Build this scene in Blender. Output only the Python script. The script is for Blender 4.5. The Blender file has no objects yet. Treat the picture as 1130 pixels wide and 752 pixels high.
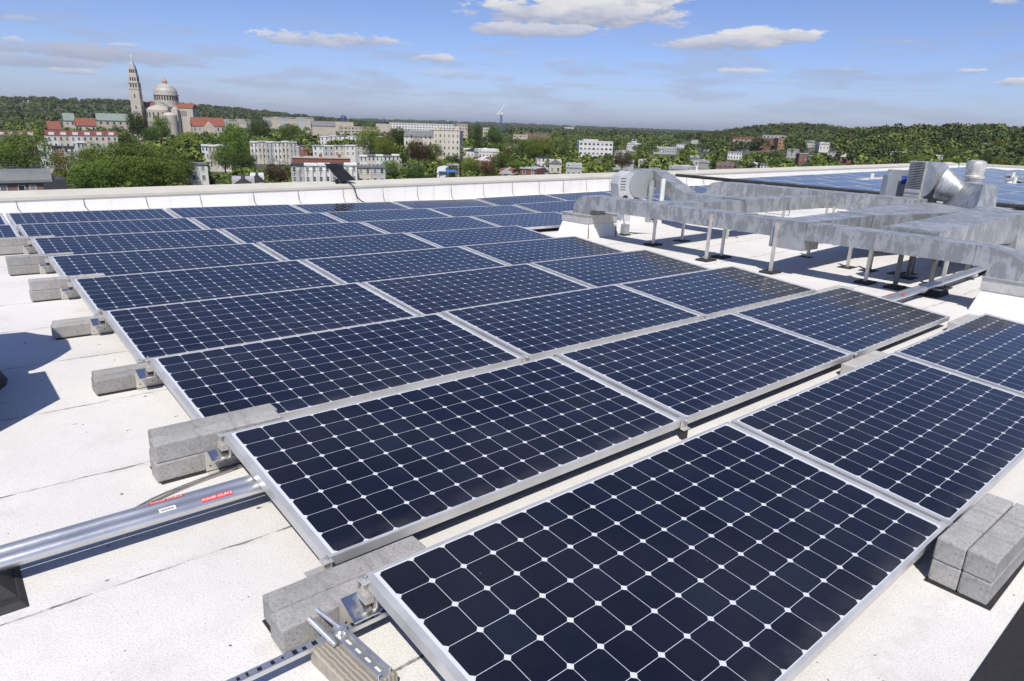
import bpy, bmesh, math, random
from math import radians as RAD, pi, sin, cos, hypot, atan2
from mathutils import Vector, Matrix, Euler, noise as mnoise
random.seed(7)
S = bpy.context.scene
COL = S.collection

# ------------------------------------------------------------------ camera, sky, sun, exposure
CAMP = Vector((-0.9077, -1.6768, 1.3658))          # camera in the roof's own frame (roof drains, so it is ~1.2 deg off level)
YAW, PITCH, ROLL, FPX = 0.72223, 0.29354, 0.04504, 742.62
def cam_axes():
    cy, sy, cp, sp = cos(YAW), sin(YAW), cos(PITCH), sin(PITCH)
    f = Vector((sy*cp, cy*cp, -sp)); r = Vector((cy, -sy, 0)); u = r.cross(f)
    c, s = cos(ROLL), sin(ROLL)
    return c*r+s*u, -s*r+c*u, f
R0, U0, F0 = cam_axes()
NTRUE = Vector((-0.02076, -0.00481, 0.99977)).normalized()
LEVEL = NTRUE.rotation_difference(Vector((0, 0, 1))).to_matrix().to_4x4()
M = Matrix.Translation(CAMP) @ LEVEL @ Matrix.Translation(-CAMP)     # roof frame -> true level world
cam_d = bpy.data.cameras.new("camera"); cam = bpy.data.objects.new("camera", cam_d); COL.objects.link(cam)
mc = Matrix((R0, U0, -F0)).transposed().to_4x4(); mc.translation = CAMP
cam.matrix_world = M @ mc
cam_d.sensor_width = 36; cam_d.lens = FPX/1130*36; cam_d.clip_start = 0.05; cam_d.clip_end = 60000
S.camera = cam
S.view_settings.view_transform = 'Standard'; S.view_settings.look = 'None'
S.view_settings.exposure = 0.1; S.view_settings.gamma = 1; S.view_settings.use_curve_mapping = False
S.render.engine = 'CYCLES'; S.cycles.max_bounces = 6; S.cycles.diffuse_bounces = 3; S.cycles.glossy_bounces = 3
S.cycles.transparent_max_bounces = 6; S.cycles.volume_bounces = 0; S.cycles.caustics_reflective = False

LD = Vector((0.47, 0.52, -1.0)).normalized()        # sunlight travels this way
sd = bpy.data.lights.new("sun", 'SUN'); sd.energy = 4.5; sd.angle = RAD(0.53); sd.color = (1, 0.945, 0.86)
so = bpy.data.objects.new("sun", sd); COL.objects.link(so); so.rotation_euler = LD.to_track_quat('-Z', 'Y').to_euler()
so.location = (-20, -20, 40)

W = bpy.data.worlds.new("World"); S.world = W; W.use_nodes = True
wt = W.node_tree; wt.nodes.clear()
def wn(t, **k):
    n = wt.nodes.new(t)
    for a, b in k.items(): setattr(n, a, b)
    return n
def wl(a, b): wt.links.new(a, b)
def wm(op, a, b=None, c=None):
    n = wn('ShaderNodeMath', operation=op)
    for i, v in enumerate((a, b, c)):
        if v is None: continue
        if isinstance(v, (int, float)): n.inputs[i].default_value = v
        else: wl(v, n.inputs[i])
    return n.outputs[0]
sky = wn('ShaderNodeTexSky', sky_type='NISHITA', sun_disc=False)
sky.sun_elevation = math.asin(-LD.z); sky.sun_rotation = atan2(-LD.x, -LD.y); sky.altitude = 60
sky.air_density = 1.0; sky.dust_density = 0.7; sky.ozone_density = 2.0
tc = wn('ShaderNodeTexCoord')
sep = wn('ShaderNodeSeparateXYZ'); wl(tc.outputs['Generated'], sep.inputs[0])
DX, DY, DZ = sep.outputs
AZ = wm('ARCTAN2', DX, DY); EL = wm('ARCSINE', DZ)
# cloud-layer coordinates: a flat deck seen in perspective
zc = wm('MAXIMUM', DZ, 0.01)
cv = wn('ShaderNodeCombineXYZ'); wl(AZ, cv.inputs[0]); wl(wm('MULTIPLY', EL, 3.2), cv.inputs[1])
nz = wn('ShaderNodeTexNoise'); wl(cv.outputs[0], nz.inputs['Vector']); nz.inputs['Scale'].default_value = 19; nz.inputs['Detail'].default_value = 9; nz.inputs['Roughness'].default_value = 0.64
NZ = nz.outputs['Fac']
nz3 = wn('ShaderNodeTexNoise'); wl(cv.outputs[0], nz3.inputs['Vector']); nz3.inputs['Scale'].default_value = 62; nz3.inputs['Detail'].default_value = 5; nz3.inputs['Roughness'].default_value = 0.6
NZ3 = nz3.outputs['Fac']
cv2 = wn('ShaderNodeCombineXYZ'); wl(AZ, cv2.inputs[0]); wl(wm('MULTIPLY', EL, 5.5), cv2.inputs[1]); cv2.inputs[2].default_value = 3.7
nz2 = wn('ShaderNodeTexNoise'); wl(cv2.outputs[0], nz2.inputs['Vector']); nz2.inputs['Scale'].default_value = 9; nz2.inputs['Detail'].default_value = 6; nz2.inputs['Roughness'].default_value = 0.55
NZ2 = nz2.outputs['Fac']
def dirpx(x, y):
    d = F0 + (x-565)/FPX*R0 - (y-376)/FPX*U0
    d = (LEVEL.to_3x3() @ d).normalized(); return atan2(d.x, d.y), math.asin(d.z)
# single cumulus clouds, by sky direction: (cx, cy, half width, half height, density, greyness)
CL = [(632, 20, 118, 22, 1.0, .0), (590, 36, 82, 10, .9, .35), (700, 12, 50, 18, 1.0, .0), (845, 44, 62, 12, 1.0, .0), (800, 50, 62, 11, .9, .2),
      (365, 45, 80, 8, .8, .25), (330, 47, 52, 9, .8, .35), (480, 66, 24, 6, .8, .1), (510, 84, 55, 7, .5, .5), (735, 2, 30, 8, .8, .1),
      (120, 64, 130, 12, .85, 1.0), (40, 70, 80, 11, .8, .9), (190, 72, 60, 8, .7, 1.0), (15, 46, 12, 6, .6, .3), (80, 80, 34, 5, .7, .3), (140, 52, 22, 4, .6, .2),
      (300, 92, 60, 6, .45, .9), (640, 95, 40, 4, .4, .8), (820, 80, 32, 4, .7, .2), (930, 79, 35, 4, .6, .4),
      (1070, 80, 18, 4, .8, .1), (1118, 92, 22, 6, .9, .1), (985, 48, 20, 4, .45, .5), (700, 100, 60, 3, .35, .8), (860, 92, 60, 3, .35, .8),
      (20, 22, 26, 5, .6, .5), (450, 104, 70, 4, .35, .8), (130, 108, 60, 4, .35, .9), (560, 60, 26, 4, .35, .8), (625, 68, 18, 4, .5, .5), (1110, 3, 20, 5, .7, .1), (1000, 100, 60, 3, .35, .7)]
mask = None; shade = None
for (cx, cy, hw, hh, den, gr) in CL:
    a0, e0 = dirpx(cx, cy); a1, _ = dirpx(cx+hw, cy); _, e1 = dirpx(cx, cy-hh)
    wa, we = abs(a1-a0), abs(e1-e0)
    da = wm('MULTIPLY', wm('SUBTRACT', AZ, a0), 1/wa); de = wm('MULTIPLY', wm('SUBTRACT', EL, e0+we*0.15), 1/we)
    # flat bases: the underside falls off faster than the top
    dd = wm('MULTIPLY', wm('MAXIMUM', wm('MULTIPLY', de, -1.5), de), 1.0)
    r2 = wm('ADD', wm('MULTIPLY', da, da), wm('MULTIPLY', dd, dd))
    v = wm('ADD', wm('SUBTRACT', 1.2 if hh > 9 else .95, wm('MULTIPLY', r2, 0.95 if hh > 9 else .85)), wm('ADD', wm('MULTIPLY', wm('SUBTRACT', NZ, 0.5), 4.2 if hh > 9 and gr < .5 else 3.0), wm('MULTIPLY', wm('SUBTRACT', NZ3, .5), 1.0 if hh > 9 else 3.2)))
    m = wn('ShaderNodeMapRange', interpolation_type='SMOOTHSTEP'); wl(v, m.inputs[0]); m.inputs[1].default_value = 0.0; m.inputs[2].default_value = 0.6 if gr < .5 else 1.0; m.inputs[3].default_value = 0; m.inputs[4].default_value = den
    lit = wn('ShaderNodeMapRange'); wl(wm('ADD', de, wm('MULTIPLY', wm('SUBTRACT', NZ, .5), 3.0)), lit.inputs[0]); lit.inputs[1].default_value = -0.7; lit.inputs[2].default_value = 0.75; lit.inputs[3].default_value = 0.12; lit.inputs[4].default_value = 1.0-0.62*gr
    s = wm('MULTIPLY', m.outputs[0], lit.outputs[0])
    if mask is None: mask, shade = m.outputs[0], s
    else: mask, shade = wm('MAXIMUM', mask, m.outputs[0]), wm('MAXIMUM', shade, s)
# thin banks low over the horizon
lowf = wn('ShaderNodeMapRange', interpolation_type='SMOOTHSTEP'); wl(NZ2, lowf.inputs[0]); lowf.inputs[1].default_value = .47; lowf.inputs[2].default_value = .64; lowf.inputs[4].default_value = .5
elf = wn('ShaderNodeMapRange', interpolation_type='SMOOTHSTEP'); wl(EL, elf.inputs[0]); elf.inputs[1].default_value = .17; elf.inputs[2].default_value = .06; elf.inputs[3].default_value = 0; elf.inputs[4].default_value = 1
low = wm('MULTIPLY', lowf.outputs[0], elf.outputs[0])
tf = wn('ShaderNodeMapRange'); wl(EL, tf.inputs[0]); tf.inputs[1].default_value = 0.0; tf.inputs[2].default_value = .22
tint = wn('ShaderNodeMix', data_type='RGBA'); wl(tf.outputs[0], tint.inputs[0]); tint.inputs[6].default_value = (.88, 1.01, 1.60, 1); tint.inputs[7].default_value = (.79, .83, 1.15, 1)
skt = wn('ShaderNodeMix', data_type='RGBA', blend_type='MULTIPLY'); skt.inputs[0].default_value = 1; wl(sky.outputs[0], skt.inputs[6]); wl(tint.outputs[2], skt.inputs[7])
skyc = wn('ShaderNodeMix', data_type='RGBA'); wl(low, skyc.inputs[0]); wl(skt.outputs[2], skyc.inputs[6]); skyc.inputs[7].default_value = (4.2, 4.7, 6.2, 1)
ramp = wn('ShaderNodeMix', data_type='RGBA')
div = wm('DIVIDE', shade, wm('MAXIMUM', mask, 0.001)); wl(wm('MINIMUM', div, 1.0), ramp.inputs[0])
ramp.inputs[6].default_value = (3.1, 3.6, 5.2, 1); ramp.inputs[7].default_value = (8.4, 8.2, 8.3, 1)
fin = wn('ShaderNodeMix', data_type='RGBA'); wl(wm('MULTIPLY', mask, .93), fin.inputs[0]); wl(skyc.outputs[2], fin.inputs[6]); wl(ramp.outputs[2], fin.inputs[7])
bg = wn('ShaderNodeBackground'); bg.inputs[1].default_value = 0.09; wl(fin.outputs[2], bg.inputs[0])
wo = wn('ShaderNodeOutputWorld'); wl(bg.outputs[0], wo.inputs[0])

# ------------------------------------------------------------------ helpers
def lin(c): return tuple(((v/255)/12.92 if v/255 <= .04045 else (((v/255)+.055)/1.055)**2.4) for v in c)
class NT:
    def __init__(s, name):
        s.m = bpy.data.materials.new(name); s.m.use_nodes = True; s.t = s.m.node_tree; s.b = s.t.nodes['Principled BSDF']
    def n(s, t, **k):
        o = s.t.nodes.new(t)
        for a, b in k.items(): setattr(o, a, b)
        return o
    def l(s, a, b): s.t.links.new(a, b)
    def m_(s, op, a, b=None, c=None, clamp=False):
        n = s.n('ShaderNodeMath', operation=op); n.use_clamp = clamp
        for i, v in enumerate((a, b, c)):
            if v is None: continue
            if isinstance(v, (int, float)): n.inputs[i].default_value = v
            else: s.l(v, n.inputs[i])
        return n.outputs[0]
    def noise(s, scale, detail=4, rough=.55, vec=None, stretch=None, space='Object'):
        if vec is None: vec = s.n('ShaderNodeTexCoord').outputs[space]
        if stretch:
            mp = s.n('ShaderNodeMapping'); mp.inputs['Scale'].default_value = stretch; s.l(vec, mp.inputs[0]); vec = mp.outputs[0]
        n = s.n('ShaderNodeTexNoise'); n.inputs['Scale'].default_value = scale; n.inputs['Detail'].default_value = detail; n.inputs['Roughness'].default_value = rough
        s.l(vec, n.inputs['Vector']); return n.outputs['Fac']
    def rng(s, v, a, b, c=0, d=1, sm=False):
        n = s.n('ShaderNodeMapRange'); n.interpolation_type = 'SMOOTHSTEP' if sm else 'LINEAR'
        s.l(v, n.inputs[0])
        for i, x in zip((1, 2, 3, 4), (a, b, c, d)): n.inputs[i].default_value = x
        return n.outputs[0]
    def mix(s, f, a, b):
        n = s.n('ShaderNodeMix', data_type='RGBA')
        if isinstance(f, (int, float)): n.inputs[0].default_value = f
        else: s.l(f, n.inputs[0])
        for i, v in ((6, a), (7, b)):
            if isinstance(v, tuple): n.inputs[i].default_value = (*v[:3], 1)
            else: s.l(v, n.inputs[i])
        return n.outputs[2]
    def set(s, col=None, rough=None, metal=None, spec=None):
        for k, v in (('Base Color', col), ('Roughness', rough), ('Metallic', metal), ('Specular IOR Level', spec)):
            if v is None: continue
            if isinstance(v, tuple): s.b.inputs[k].default_value = (*v, 1)
            elif isinstance(v, (int, float)): s.b.inputs[k].default_value = v
            else: s.l(v, s.b.inputs[k])
        return s
    def bump(s, h, strength=.3, dist=.01):
        n = s.n('ShaderNodeBump'); n.inputs['Strength'].default_value = strength; n.inputs['Distance'].default_value = dist
        s.l(h, n.inputs['Height']); s.l(n.outputs[0], s.b.inputs['Normal']); return s
MATS = {}
def flat(name, col, rough=.6, metal=0., var=.12, scale=3., bumpy=0, space='Object'):
    if name in MATS: return MATS[name]
    k = NT(name); f = k.noise(scale, 4, .6, space=space)
    a = tuple(c*(1-var) for c in col); b = tuple(min(1, c*(1+var)) for c in col)
    k.set(k.mix(k.rng(f, .3, .7), a, b), k.rng(f, .3, .7, max(.05, rough-.06), min(1, rough+.06)), metal)
    if bumpy: k.bump(k.noise(scale*12, 3), bumpy, .01)
    MATS[name] = k.m; return k.m

# roof membrane: white granulated cap sheet with lap seams
k = NT('white_granulated_membrane')
tcR = k.n('ShaderNodeTexCoord'); sp = k.n('ShaderNodeSeparateXYZ'); k.l(tcR.outputs['Object'], sp.inputs[0])
big = k.noise(.7, 5, .6); fine = k.noise(160, 2, .7); mid = k.noise(14, 4, .6); spk = k.noise(105, 2, .8)
c = k.mix(k.rng(big, .3, .7), (.66, .645, .61), (.78, .765, .735))
c = k.mix(k.rng(mid, .45, .75, 0, .3), c, (.60, .585, .55))
c = k.mix(k.rng(fine, .48, .66, 0, .36), c, (.30, .285, .26))
c = k.mix(k.rng(spk, .61, .74, 0, .62), c, (.20, .19, .175))
spk2 = k.noise(22, 2, .6); c = k.mix(k.rng(spk2, .735, .76, 0, .85), c, (.07, .065, .06))
st2 = k.noise(1.9, 5, .7); c = k.mix(k.rng(st2, .56, .72, 0, .28), c, (.40, .375, .33))
wob = k.noise(2.2, 3, .6)
vv = k.m_('ADD', k.m_('DIVIDE', k.m_('ADD', sp.outputs[1], k.m_('ADD', k.m_('MULTIPLY', k.m_('SUBTRACT', wob, .5), .045), k.m_('MULTIPLY', k.m_('SUBTRACT', mid, .5), .012))), .93), -.26)
fr = k.m_('ABSOLUTE', k.m_('SUBTRACT', k.m_('FRACT', vv), .5))
seamm = k.m_('MULTIPLY', k.m_('LESS_THAN', fr, k.rng(k.noise(9, 3), .35, .65, .002, .0085)), k.m_('MULTIPLY', k.m_('GREATER_THAN', sp.outputs[1], -.6), k.rng(k.noise(5.5, 4, .7), .42, .56, .15, .95)))
c = k.mix(seamm, c, (.13, .12, .11))
band = k.m_('MULTIPLY', k.rng(fr, .0, .07, .22, 0), k.rng(mid, .4, .6))
c = k.mix(band, c, (.42, .40, .37))
k.set(c, .85, 0, .25); k.bump(k.noise(110, 3, .7), .35, .004); M_ROOF = k.m
k = NT('white_parapet_coating'); c = k.mix(k.rng(k.noise(1.6, 5), .3, .7), (.80, .785, .74), (.88, .865, .82))
c = k.mix(k.rng(k.noise(9, 4, .6, stretch=(1, 1, .12)), .56, .72, 0, .3), c, (.44, .42, .38)); k.set(c, .7); k.bump(k.noise(5, 3), .2, .02); M_PAR = k.m
M_CAP = flat('cream_metal_coping', (.56, .54, .46), .6, 0, .07, 1.5)
# solar laminate
k = NT('dark_blue_solar_cells')
tcp = k.n('ShaderNodeTexCoord'); sp = k.n('ShaderNodeSeparateXYZ'); k.l(tcp.outputs['Object'], sp.inputs[0])
PX = k.m_('DIVIDE', k.m_('ADD', sp.outputs[0], 1.0120), .1265); PY = k.m_('DIVIDE', k.m_('ADD', sp.outputs[1], .5060), .1265)
fx = k.m_('ABSOLUTE', k.m_('SUBTRACT', k.m_('FRACT', PX), .5)); fy = k.m_('ABSOLUTE', k.m_('SUBTRACT', k.m_('FRACT', PY), .5))
line = k.m_('GREATER_THAN', k.m_('MAXIMUM', fx, fy), .4930)
# rounded-octagon corners
cx = k.m_('MAXIMUM', k.m_('SUBTRACT', fx, .26), 0); cy = k.m_('MAXIMUM', k.m_('SUBTRACT', fy, .26), 0)
cor = k.m_('GREATER_THAN', k.m_('ADD', k.m_('MULTIPLY', cx, cx), k.m_('MULTIPLY', cy, cy)), .0805)
cor2 = k.m_('GREATER_THAN', k.m_('ADD', fx, fy), .890)
gap = k.m_('MAXIMUM', line, k.m_('MAXIMUM', cor, cor2))
out = k.m_('MAXIMUM', k.m_('GREATER_THAN', k.m_('ABSOLUTE', sp.outputs[0]), 1.0115), k.m_('GREATER_THAN', k.m_('ABSOLUTE', sp.outputs[1]), .5055))
gap = k.m_('MAXIMUM', gap, out)
cid = k.n('ShaderNodeCombineXYZ'); k.l(k.m_('FLOOR', PX), cid.inputs[0]); k.l(k.m_('FLOOR', PY), cid.inputs[1])
oi = k.n('ShaderNodeObjectInfo'); k.l(k.m_('MULTIPLY', oi.outputs['Random'], 50), cid.inputs[2])
wnz = k.n('ShaderNodeTexWhiteNoise', noise_dimensions='3D'); k.l(cid.outputs[0], wnz.inputs['Vector'])
rv = wnz.outputs['Value']
cc = k.mix(rv, (.0046, .0064, .0160), (.0074, .0108, .0265))
cc = k.mix(k.m_('MULTIPLY', k.m_('GREATER_THAN', rv, .94), .6), cc, (.010, .018, .034))
cc = k.mix(k.m_('MULTIPLY', oi.outputs['Random'], .45), cc, (.0075, .0068, .0090))
dust = k.noise(1.1, 5, .6, space='Object')
cc = k.mix(k.rng(dust, .35, .75, 0, .045), cc, (.30, .28, .25))
edge = k.m_('MULTIPLY', k.rng(sp.outputs[1], -.50, -.43, .10, 0), k.rng(k.noise(7, 4, .6), .35, .65))
cc = k.mix(edge, cc, (.30, .28, .25))
c = k.mix(gap, cc, (.62, .64, .68))
dv = k.n('ShaderNodeTexVoronoi'); dv.inputs['Scale'].default_value = 26; k.l(tcp.outputs['Object'], dv.inputs['Vector'])
c = k.mix(k.m_('MULTIPLY', k.m_('LESS_THAN', dv.outputs['Distance'], .045), k.m_('GREATER_THAN', k.noise(2.2, 2), .62)), c, (.25, .24, .22))
k.set(c, k.rng(dust, .3, .7, .10, .17), 0, .5); k.b.inputs['IOR'].default_value = 1.42
M_CELL = k.m
def mkmetal(name, a, b, rough, metal, streak=(1, 1, .25), sc=5):
    k = NT(name); f = k.noise(sc, 5, .6, stretch=streak); k.set(k.mix(k.rng(f, .35, .65), a, b), k.rng(f, .3, .7, rough-.08, rough+.08), metal)
    k.bump(k.noise(sc*6, 3), .06, .005); return k.m
M_FRAME = mkmetal('clear_anodised_frame', (.53, .53, .52), (.66, .66, .65), .42, .4)
M_GALV = mkmetal('galvanised_bracket_steel', (.60, .58, .54), (.74, .72, .67), .45, .55, (1, 1, 1), 9)
M_MIRR = mkmetal('bright_zinc_sheet', (.68, .69, .71), (.78, .79, .80), .16, .95, (1, 1, 1), 6)
M_PIPE = mkmetal('galvanised_conduit_steel', (.58, .59, .60), (.74, .75, .77), .34, .8, (.3, 1, 1), 8)
# galvanised duct with peeling pale coating and drips
k = NT('peeling_galvanised_duct')
f1 = k.noise(5.5, 9, .75, stretch=(1, 1, .6)); f2 = k.noise(14, 6, .75, stretch=(1.3, 1.3, .3)); f3 = k.noise(26, 3, .7)
c = k.mix(k.rng(k.m_('ADD', k.m_('MULTIPLY', f1, .65), k.m_('MULTIPLY', f2, .35)), .485, .515), (.34, .355, .355), (.50, .515, .52))
c = k.mix(k.rng(f3, .62, .74, 0, .5), c, (.20, .20, .19)); c = k.mix(k.rng(f2, .58, .74, 0, .55), c, (.20, .20, .19))
f4 = k.noise(.9, 4, .6); c = k.mix(k.rng(f4, .45, .65, 0, .35), c, (.27, .285, .29))
k.set(c, k.rng(f1, .3, .7, .36, .56), .5, .4); k.bump(k.noise(1.7, 2), .25, .03); M_DUCT = k.m
k = NT('grey_concrete_ballast')
f1 = k.noise(5, 6, .65); f2 = k.noise(85, 2, .8); f3 = k.noise(16, 4, .7, stretch=(1.6, .25, .25))
c = k.mix(k.rng(f1, .3, .7), (.31, .305, .29), (.46, .45, .43)); c = k.mix(k.rng(f2, .56, .70, 0, .7), c, (.14, .135, .125)); c = k.mix(k.rng(f2, .28, .40, .6, 0), c, (.60, .59, .56))
c = k.mix(k.rng(f3, .54, .62, 0, .35), c, (.20, .195, .185))
oi = k.n('ShaderNodeObjectInfo'); hs = k.n('ShaderNodeHueSaturation'); k.l(c, hs.inputs['Color']); k.l(k.rng(oi.outputs['Random'], 0, 1, .82, 1.12), hs.inputs['Value'])
k.set(hs.outputs[0], .9, 0, .2); k.bump(k.noise(60, 4, .75), .5, .006); M_CONC = k.m
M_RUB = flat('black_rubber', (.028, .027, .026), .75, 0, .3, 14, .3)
M_TAR = flat('black_tar_flashing', (.022, .021, .020), .55, 0, .4, 20, .8)
k = NT('weathered_sleeper_timber')
tcw = k.n('ShaderNodeTexCoord'); wv = k.n('ShaderNodeTexWave', wave_type='BANDS', bands_direction='X'); k.l(tcw.outputs['Object'], wv.inputs['Vector']); wv.inputs['Scale'].default_value = 22; wv.inputs['Distortion'].default_value = 2.2; wv.inputs['Detail'].default_value = 3
wv.inputs['Detail Scale'].default_value = 1.5
c = k.mix(wv.outputs['Fac'], (.22, .195, .155), (.40, .365, .30)); c = k.mix(k.rng(k.noise(9, 4, stretch=(1, .15, 1)), .55, .65, 0, .7), c, (.10, .085, .07)); k.set(c, .85); k.bump(wv.outputs['Fac'], .3, .004); M_WOOD = k.m
M_MAT = flat('black_walkway_pad', (.030, .030, .031), .9, 0, .3, 60, .8)
M_WHITE = flat('white_paint', (.72, .72, .70), .5, 0, .08, 2)
M_RED = flat('red_label', (.62, .03, .035), .5, 0, .05, 5)
M_LABELW = flat('white_label', (.78, .78, .76), .5, 0, .05, 5)
M_BLACK = flat('black_paint', (.012, .012, .013), .5, 0, .2, 5)
M_DARKGAP = flat('dark_sealant', (.22, .21, .19), .9, 0, .3, 8)

class MB:
    def __init__(s): s.v = []; s.f = []
    def add(s, vs, fs):
        o = len(s.v); s.v += [tuple(v) for v in vs]; s.f += [tuple(i+o for i in f) for f in fs]; return s
    def box(s, x0, x1, y0, y1, z0, z1, mat=None):
        vs = [(x, y, z) for z in (z0, z1) for (x, y) in ((x0, y0), (x1, y0), (x1, y1), (x0, y1))]
        if mat is not None: vs = [mat @ Vector(v) for v in vs]
        return s.add(vs, [(3, 2, 1, 0), (4, 5, 6, 7), (0, 1, 5, 4), (1, 2, 6, 5), (2, 3, 7, 6), (3, 0, 4, 7)])
    def prism(s, poly, axis, a, b):
        # poly in the two other axes, extruded from a to b along axis (0=x,1=y,2=z)
        def P(p, t): return {0: (t, p[0], p[1]), 1: (p[0], t, p[1]), 2: (p[0], p[1], t)}[axis]
        n = len(poly); vs = [P(p, a) for p in poly]+[P(p, b) for p in poly]
        return s.add(vs, [tuple(range(n)), tuple(range(2*n-1, n-1, -1))]+[(i, i+n, (i+1) % n+n, (i+1) % n) for i in range(n)])
    def tube(s, pts, r, n=10, caps=True):
        pts = [Vector(p) for p in pts]; rs = r if isinstance(r, (list, tuple)) else [r]*len(pts); rings = []; prev = None
        for i, p in enumerate(pts):
            d = (pts[min(i+1, len(pts)-1)]-pts[max(i-1, 0)]).normalized()
            if prev is None:
                a = d.orthogonal().normalized()
            else: a = (prev-d*prev.dot(d)).normalized()
            prev = a; b = d.cross(a)
            rings.append([p+(a*cos(2*pi*j/n)+b*sin(2*pi*j/n))*rs[i] for j in range(n)])
        vs = [v for r_ in rings for v in r_]; fs = []
        for i in range(len(pts)-1):
            for j in range(n): fs.append((i*n+j, i*n+(j+1) % n, (i+1)*n+(j+1) % n, (i+1)*n+j))
        if caps: fs += [tuple(range(n-1, -1, -1)), tuple(range((len(pts)-1)*n, len(pts)*n))]
        return s.add(vs, fs)
    def lathe(s, prof, c=(0, 0, 0), n=24):
        vs = []; fs = []
        for (r, z) in prof:
            for j in range(n): vs.append((c[0]+r*cos(2*pi*j/n), c[1]+r*sin(2*pi*j/n), c[2]+z))
        for i in range(len(prof)-1):
            for j in range(n): fs.append((i*n+j, i*n+(j+1) % n, (i+1)*n+(j+1) % n, (i+1)*n+j))
        return s.add(vs, fs+[tuple(range(n-1, -1, -1)), tuple(range((len(prof)-1)*n, len(prof)*n))])
    def quadpatch(s, a, b, c, d): return s.add([a, b, c, d], [(0, 1, 2, 3)])
    def hexa(s, b4, t4): return s.add(list(b4)+list(t4), [(3, 2, 1, 0), (4, 5, 6, 7), (0, 1, 5, 4), (1, 2, 6, 5), (2, 3, 7, 6), (3, 0, 4, 7)])
    def mesh(s, name):
        me = bpy.data.meshes.new(name); me.from_pydata(s.v, [], s.f)
        bm = bmesh.new(); bm.from_mesh(me); bmesh.ops.recalc_face_normals(bm, faces=bm.faces); bm.to_mesh(me); bm.free()
        return me
    def build(s, name, mat, parent=None, bevel=0, smooth=False, loc=None):
        me = s.mesh(name); me.materials.append(mat)
        return mkobj(name, me, parent, bevel, smooth, loc)
def mkobj(name, me, parent=None, bevel=0, smooth=False, loc=None):
    o = bpy.data.objects.new(name, me); COL.objects.link(o)
    if parent is not None: o.parent = parent
    if loc: o.location = loc
    if bevel:
        b = o.modifiers.new('bevel', 'BEVEL'); b.width = bevel; b.segments = 2; b.limit_method = 'ANGLE'; b.angle_limit = RAD(40)
    if smooth:
        for p in me.polygons: p.use_smooth = True
        try: me.set_sharp_from_angle(angle=RAD(40))
        except Exception: pass
    return o
ROOFTOP = []
def tag(o, label=None, cat=None, group=None, kind=None):
    if label: o['label'] = label
    if cat: o['category'] = cat
    if group: o['group'] = group
    if kind: o['kind'] = kind
    return o
def thing(name, label, cat, loc=(0, 0, 0), rz=0, group=None, roof=True, scale=None):
    o = bpy.data.objects.new(name, None); COL.objects.link(o); o.location = loc; o.rotation_euler = (0, 0, rz); o.empty_display_size = .2
    tag(o, label, cat, group)
    if roof: ROOFTOP.append(o)
    return o
def rtop(o, *a, **k): tag(o, *a, **k); ROOFTOP.append(o); return o
ORD = ['first', 'second', 'third', 'fourth', 'fifth', 'sixth', 'seventh', 'eighth', 'ninth', 'tenth', 'eleventh', 'twelfth', 'thirteenth', 'fourteenth', 'fifteenth', 'sixteenth', 'seventeenth', 'eighteenth', 'nineteenth', 'twentieth']

# ------------------------------------------------------------------ roof deck and parapet (roof frame: x along the panel rows, y away)
H = 0.20
def rise(u): return 0.022*max(0.0, u-8.0)
def RZ(u): return -H + rise(u)
VP = 11.4; UP = 43.0
m = MB(); us = [-30, -10, 0, 4, 8]+[10+1.5*i for i in range(22)]+[UP+.3]; vs_ = [-14, -6, 0, 6, VP+.3]
for u in us:
    for v in vs_: m.v.append((u, v, RZ(u)))
nv = len(vs_)
for i in range(len(us)-1):
    for j in range(nv-1): m.f.append((i*nv+j, (i+1)*nv+j, (i+1)*nv+j+1, i*nv+j+1))
o = m.build('roof_deck', M_ROOF); o['kind'] = 'structure'; ROOFTOP.append(o)
m = MB().box(-29.95, UP+.25, -13.95, VP+.25, -24.5, -H-.012)
o = m.build('flat_roofed_building', flat('pale_wall', (.45, .42, .36), .8)); rtop(o, 'pale flat-roofed building carrying the white roof and the solar array', 'building')
def capf(u): return .125+.0205*u
par = thing('parapet_wall', 'long white parapet wall along the far edge of the roof with cream coping', 'wall', (0, 0, 0))
SEG = ((-30, 8), (8, UP)); mw, mcs, mco = MB(), MB(), MB()
for (a_, b_) in SEG:
    ra_, rb_, ca_, cb_ = RZ(a_), RZ(b_), capf(a_), capf(b_)
    mw.hexa([(a_, VP, ra_-.02), (b_, VP, rb_-.02), (b_, VP+.33, rb_-.02), (a_, VP+.33, ra_-.02)], [(a_, VP, ca_-.05), (b_, VP, cb_-.05), (b_, VP+.33, cb_-.05), (a_, VP+.33, ca_-.05)])
    mcs.add([(a_, VP-.10, ra_+.002), (b_, VP-.10, rb_+.002), (b_, VP-.004, rb_+.10), (a_, VP-.004, ra_+.10)], [(0, 1, 2, 3)])
    mco.hexa([(a_, VP-.016, ca_-.045), (b_, VP-.016, cb_-.045), (b_, VP+.42, cb_-.045), (a_, VP+.42, ca_-.045)], [(a_, VP-.016, ca_), (b_, VP-.016, cb_), (b_, VP+.42, cb_+.07), (a_, VP+.42, ca_+.07)])
mw.build('wall', M_PAR, par); mcs.build('cant_strip', M_PAR, par); mco.build('coping', M_CAP, par)
rs = random.Random(3)
M_SEAM = flat('dark_seam_line', (.13, .12, .11), .9, 0, .3, 8)
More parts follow.
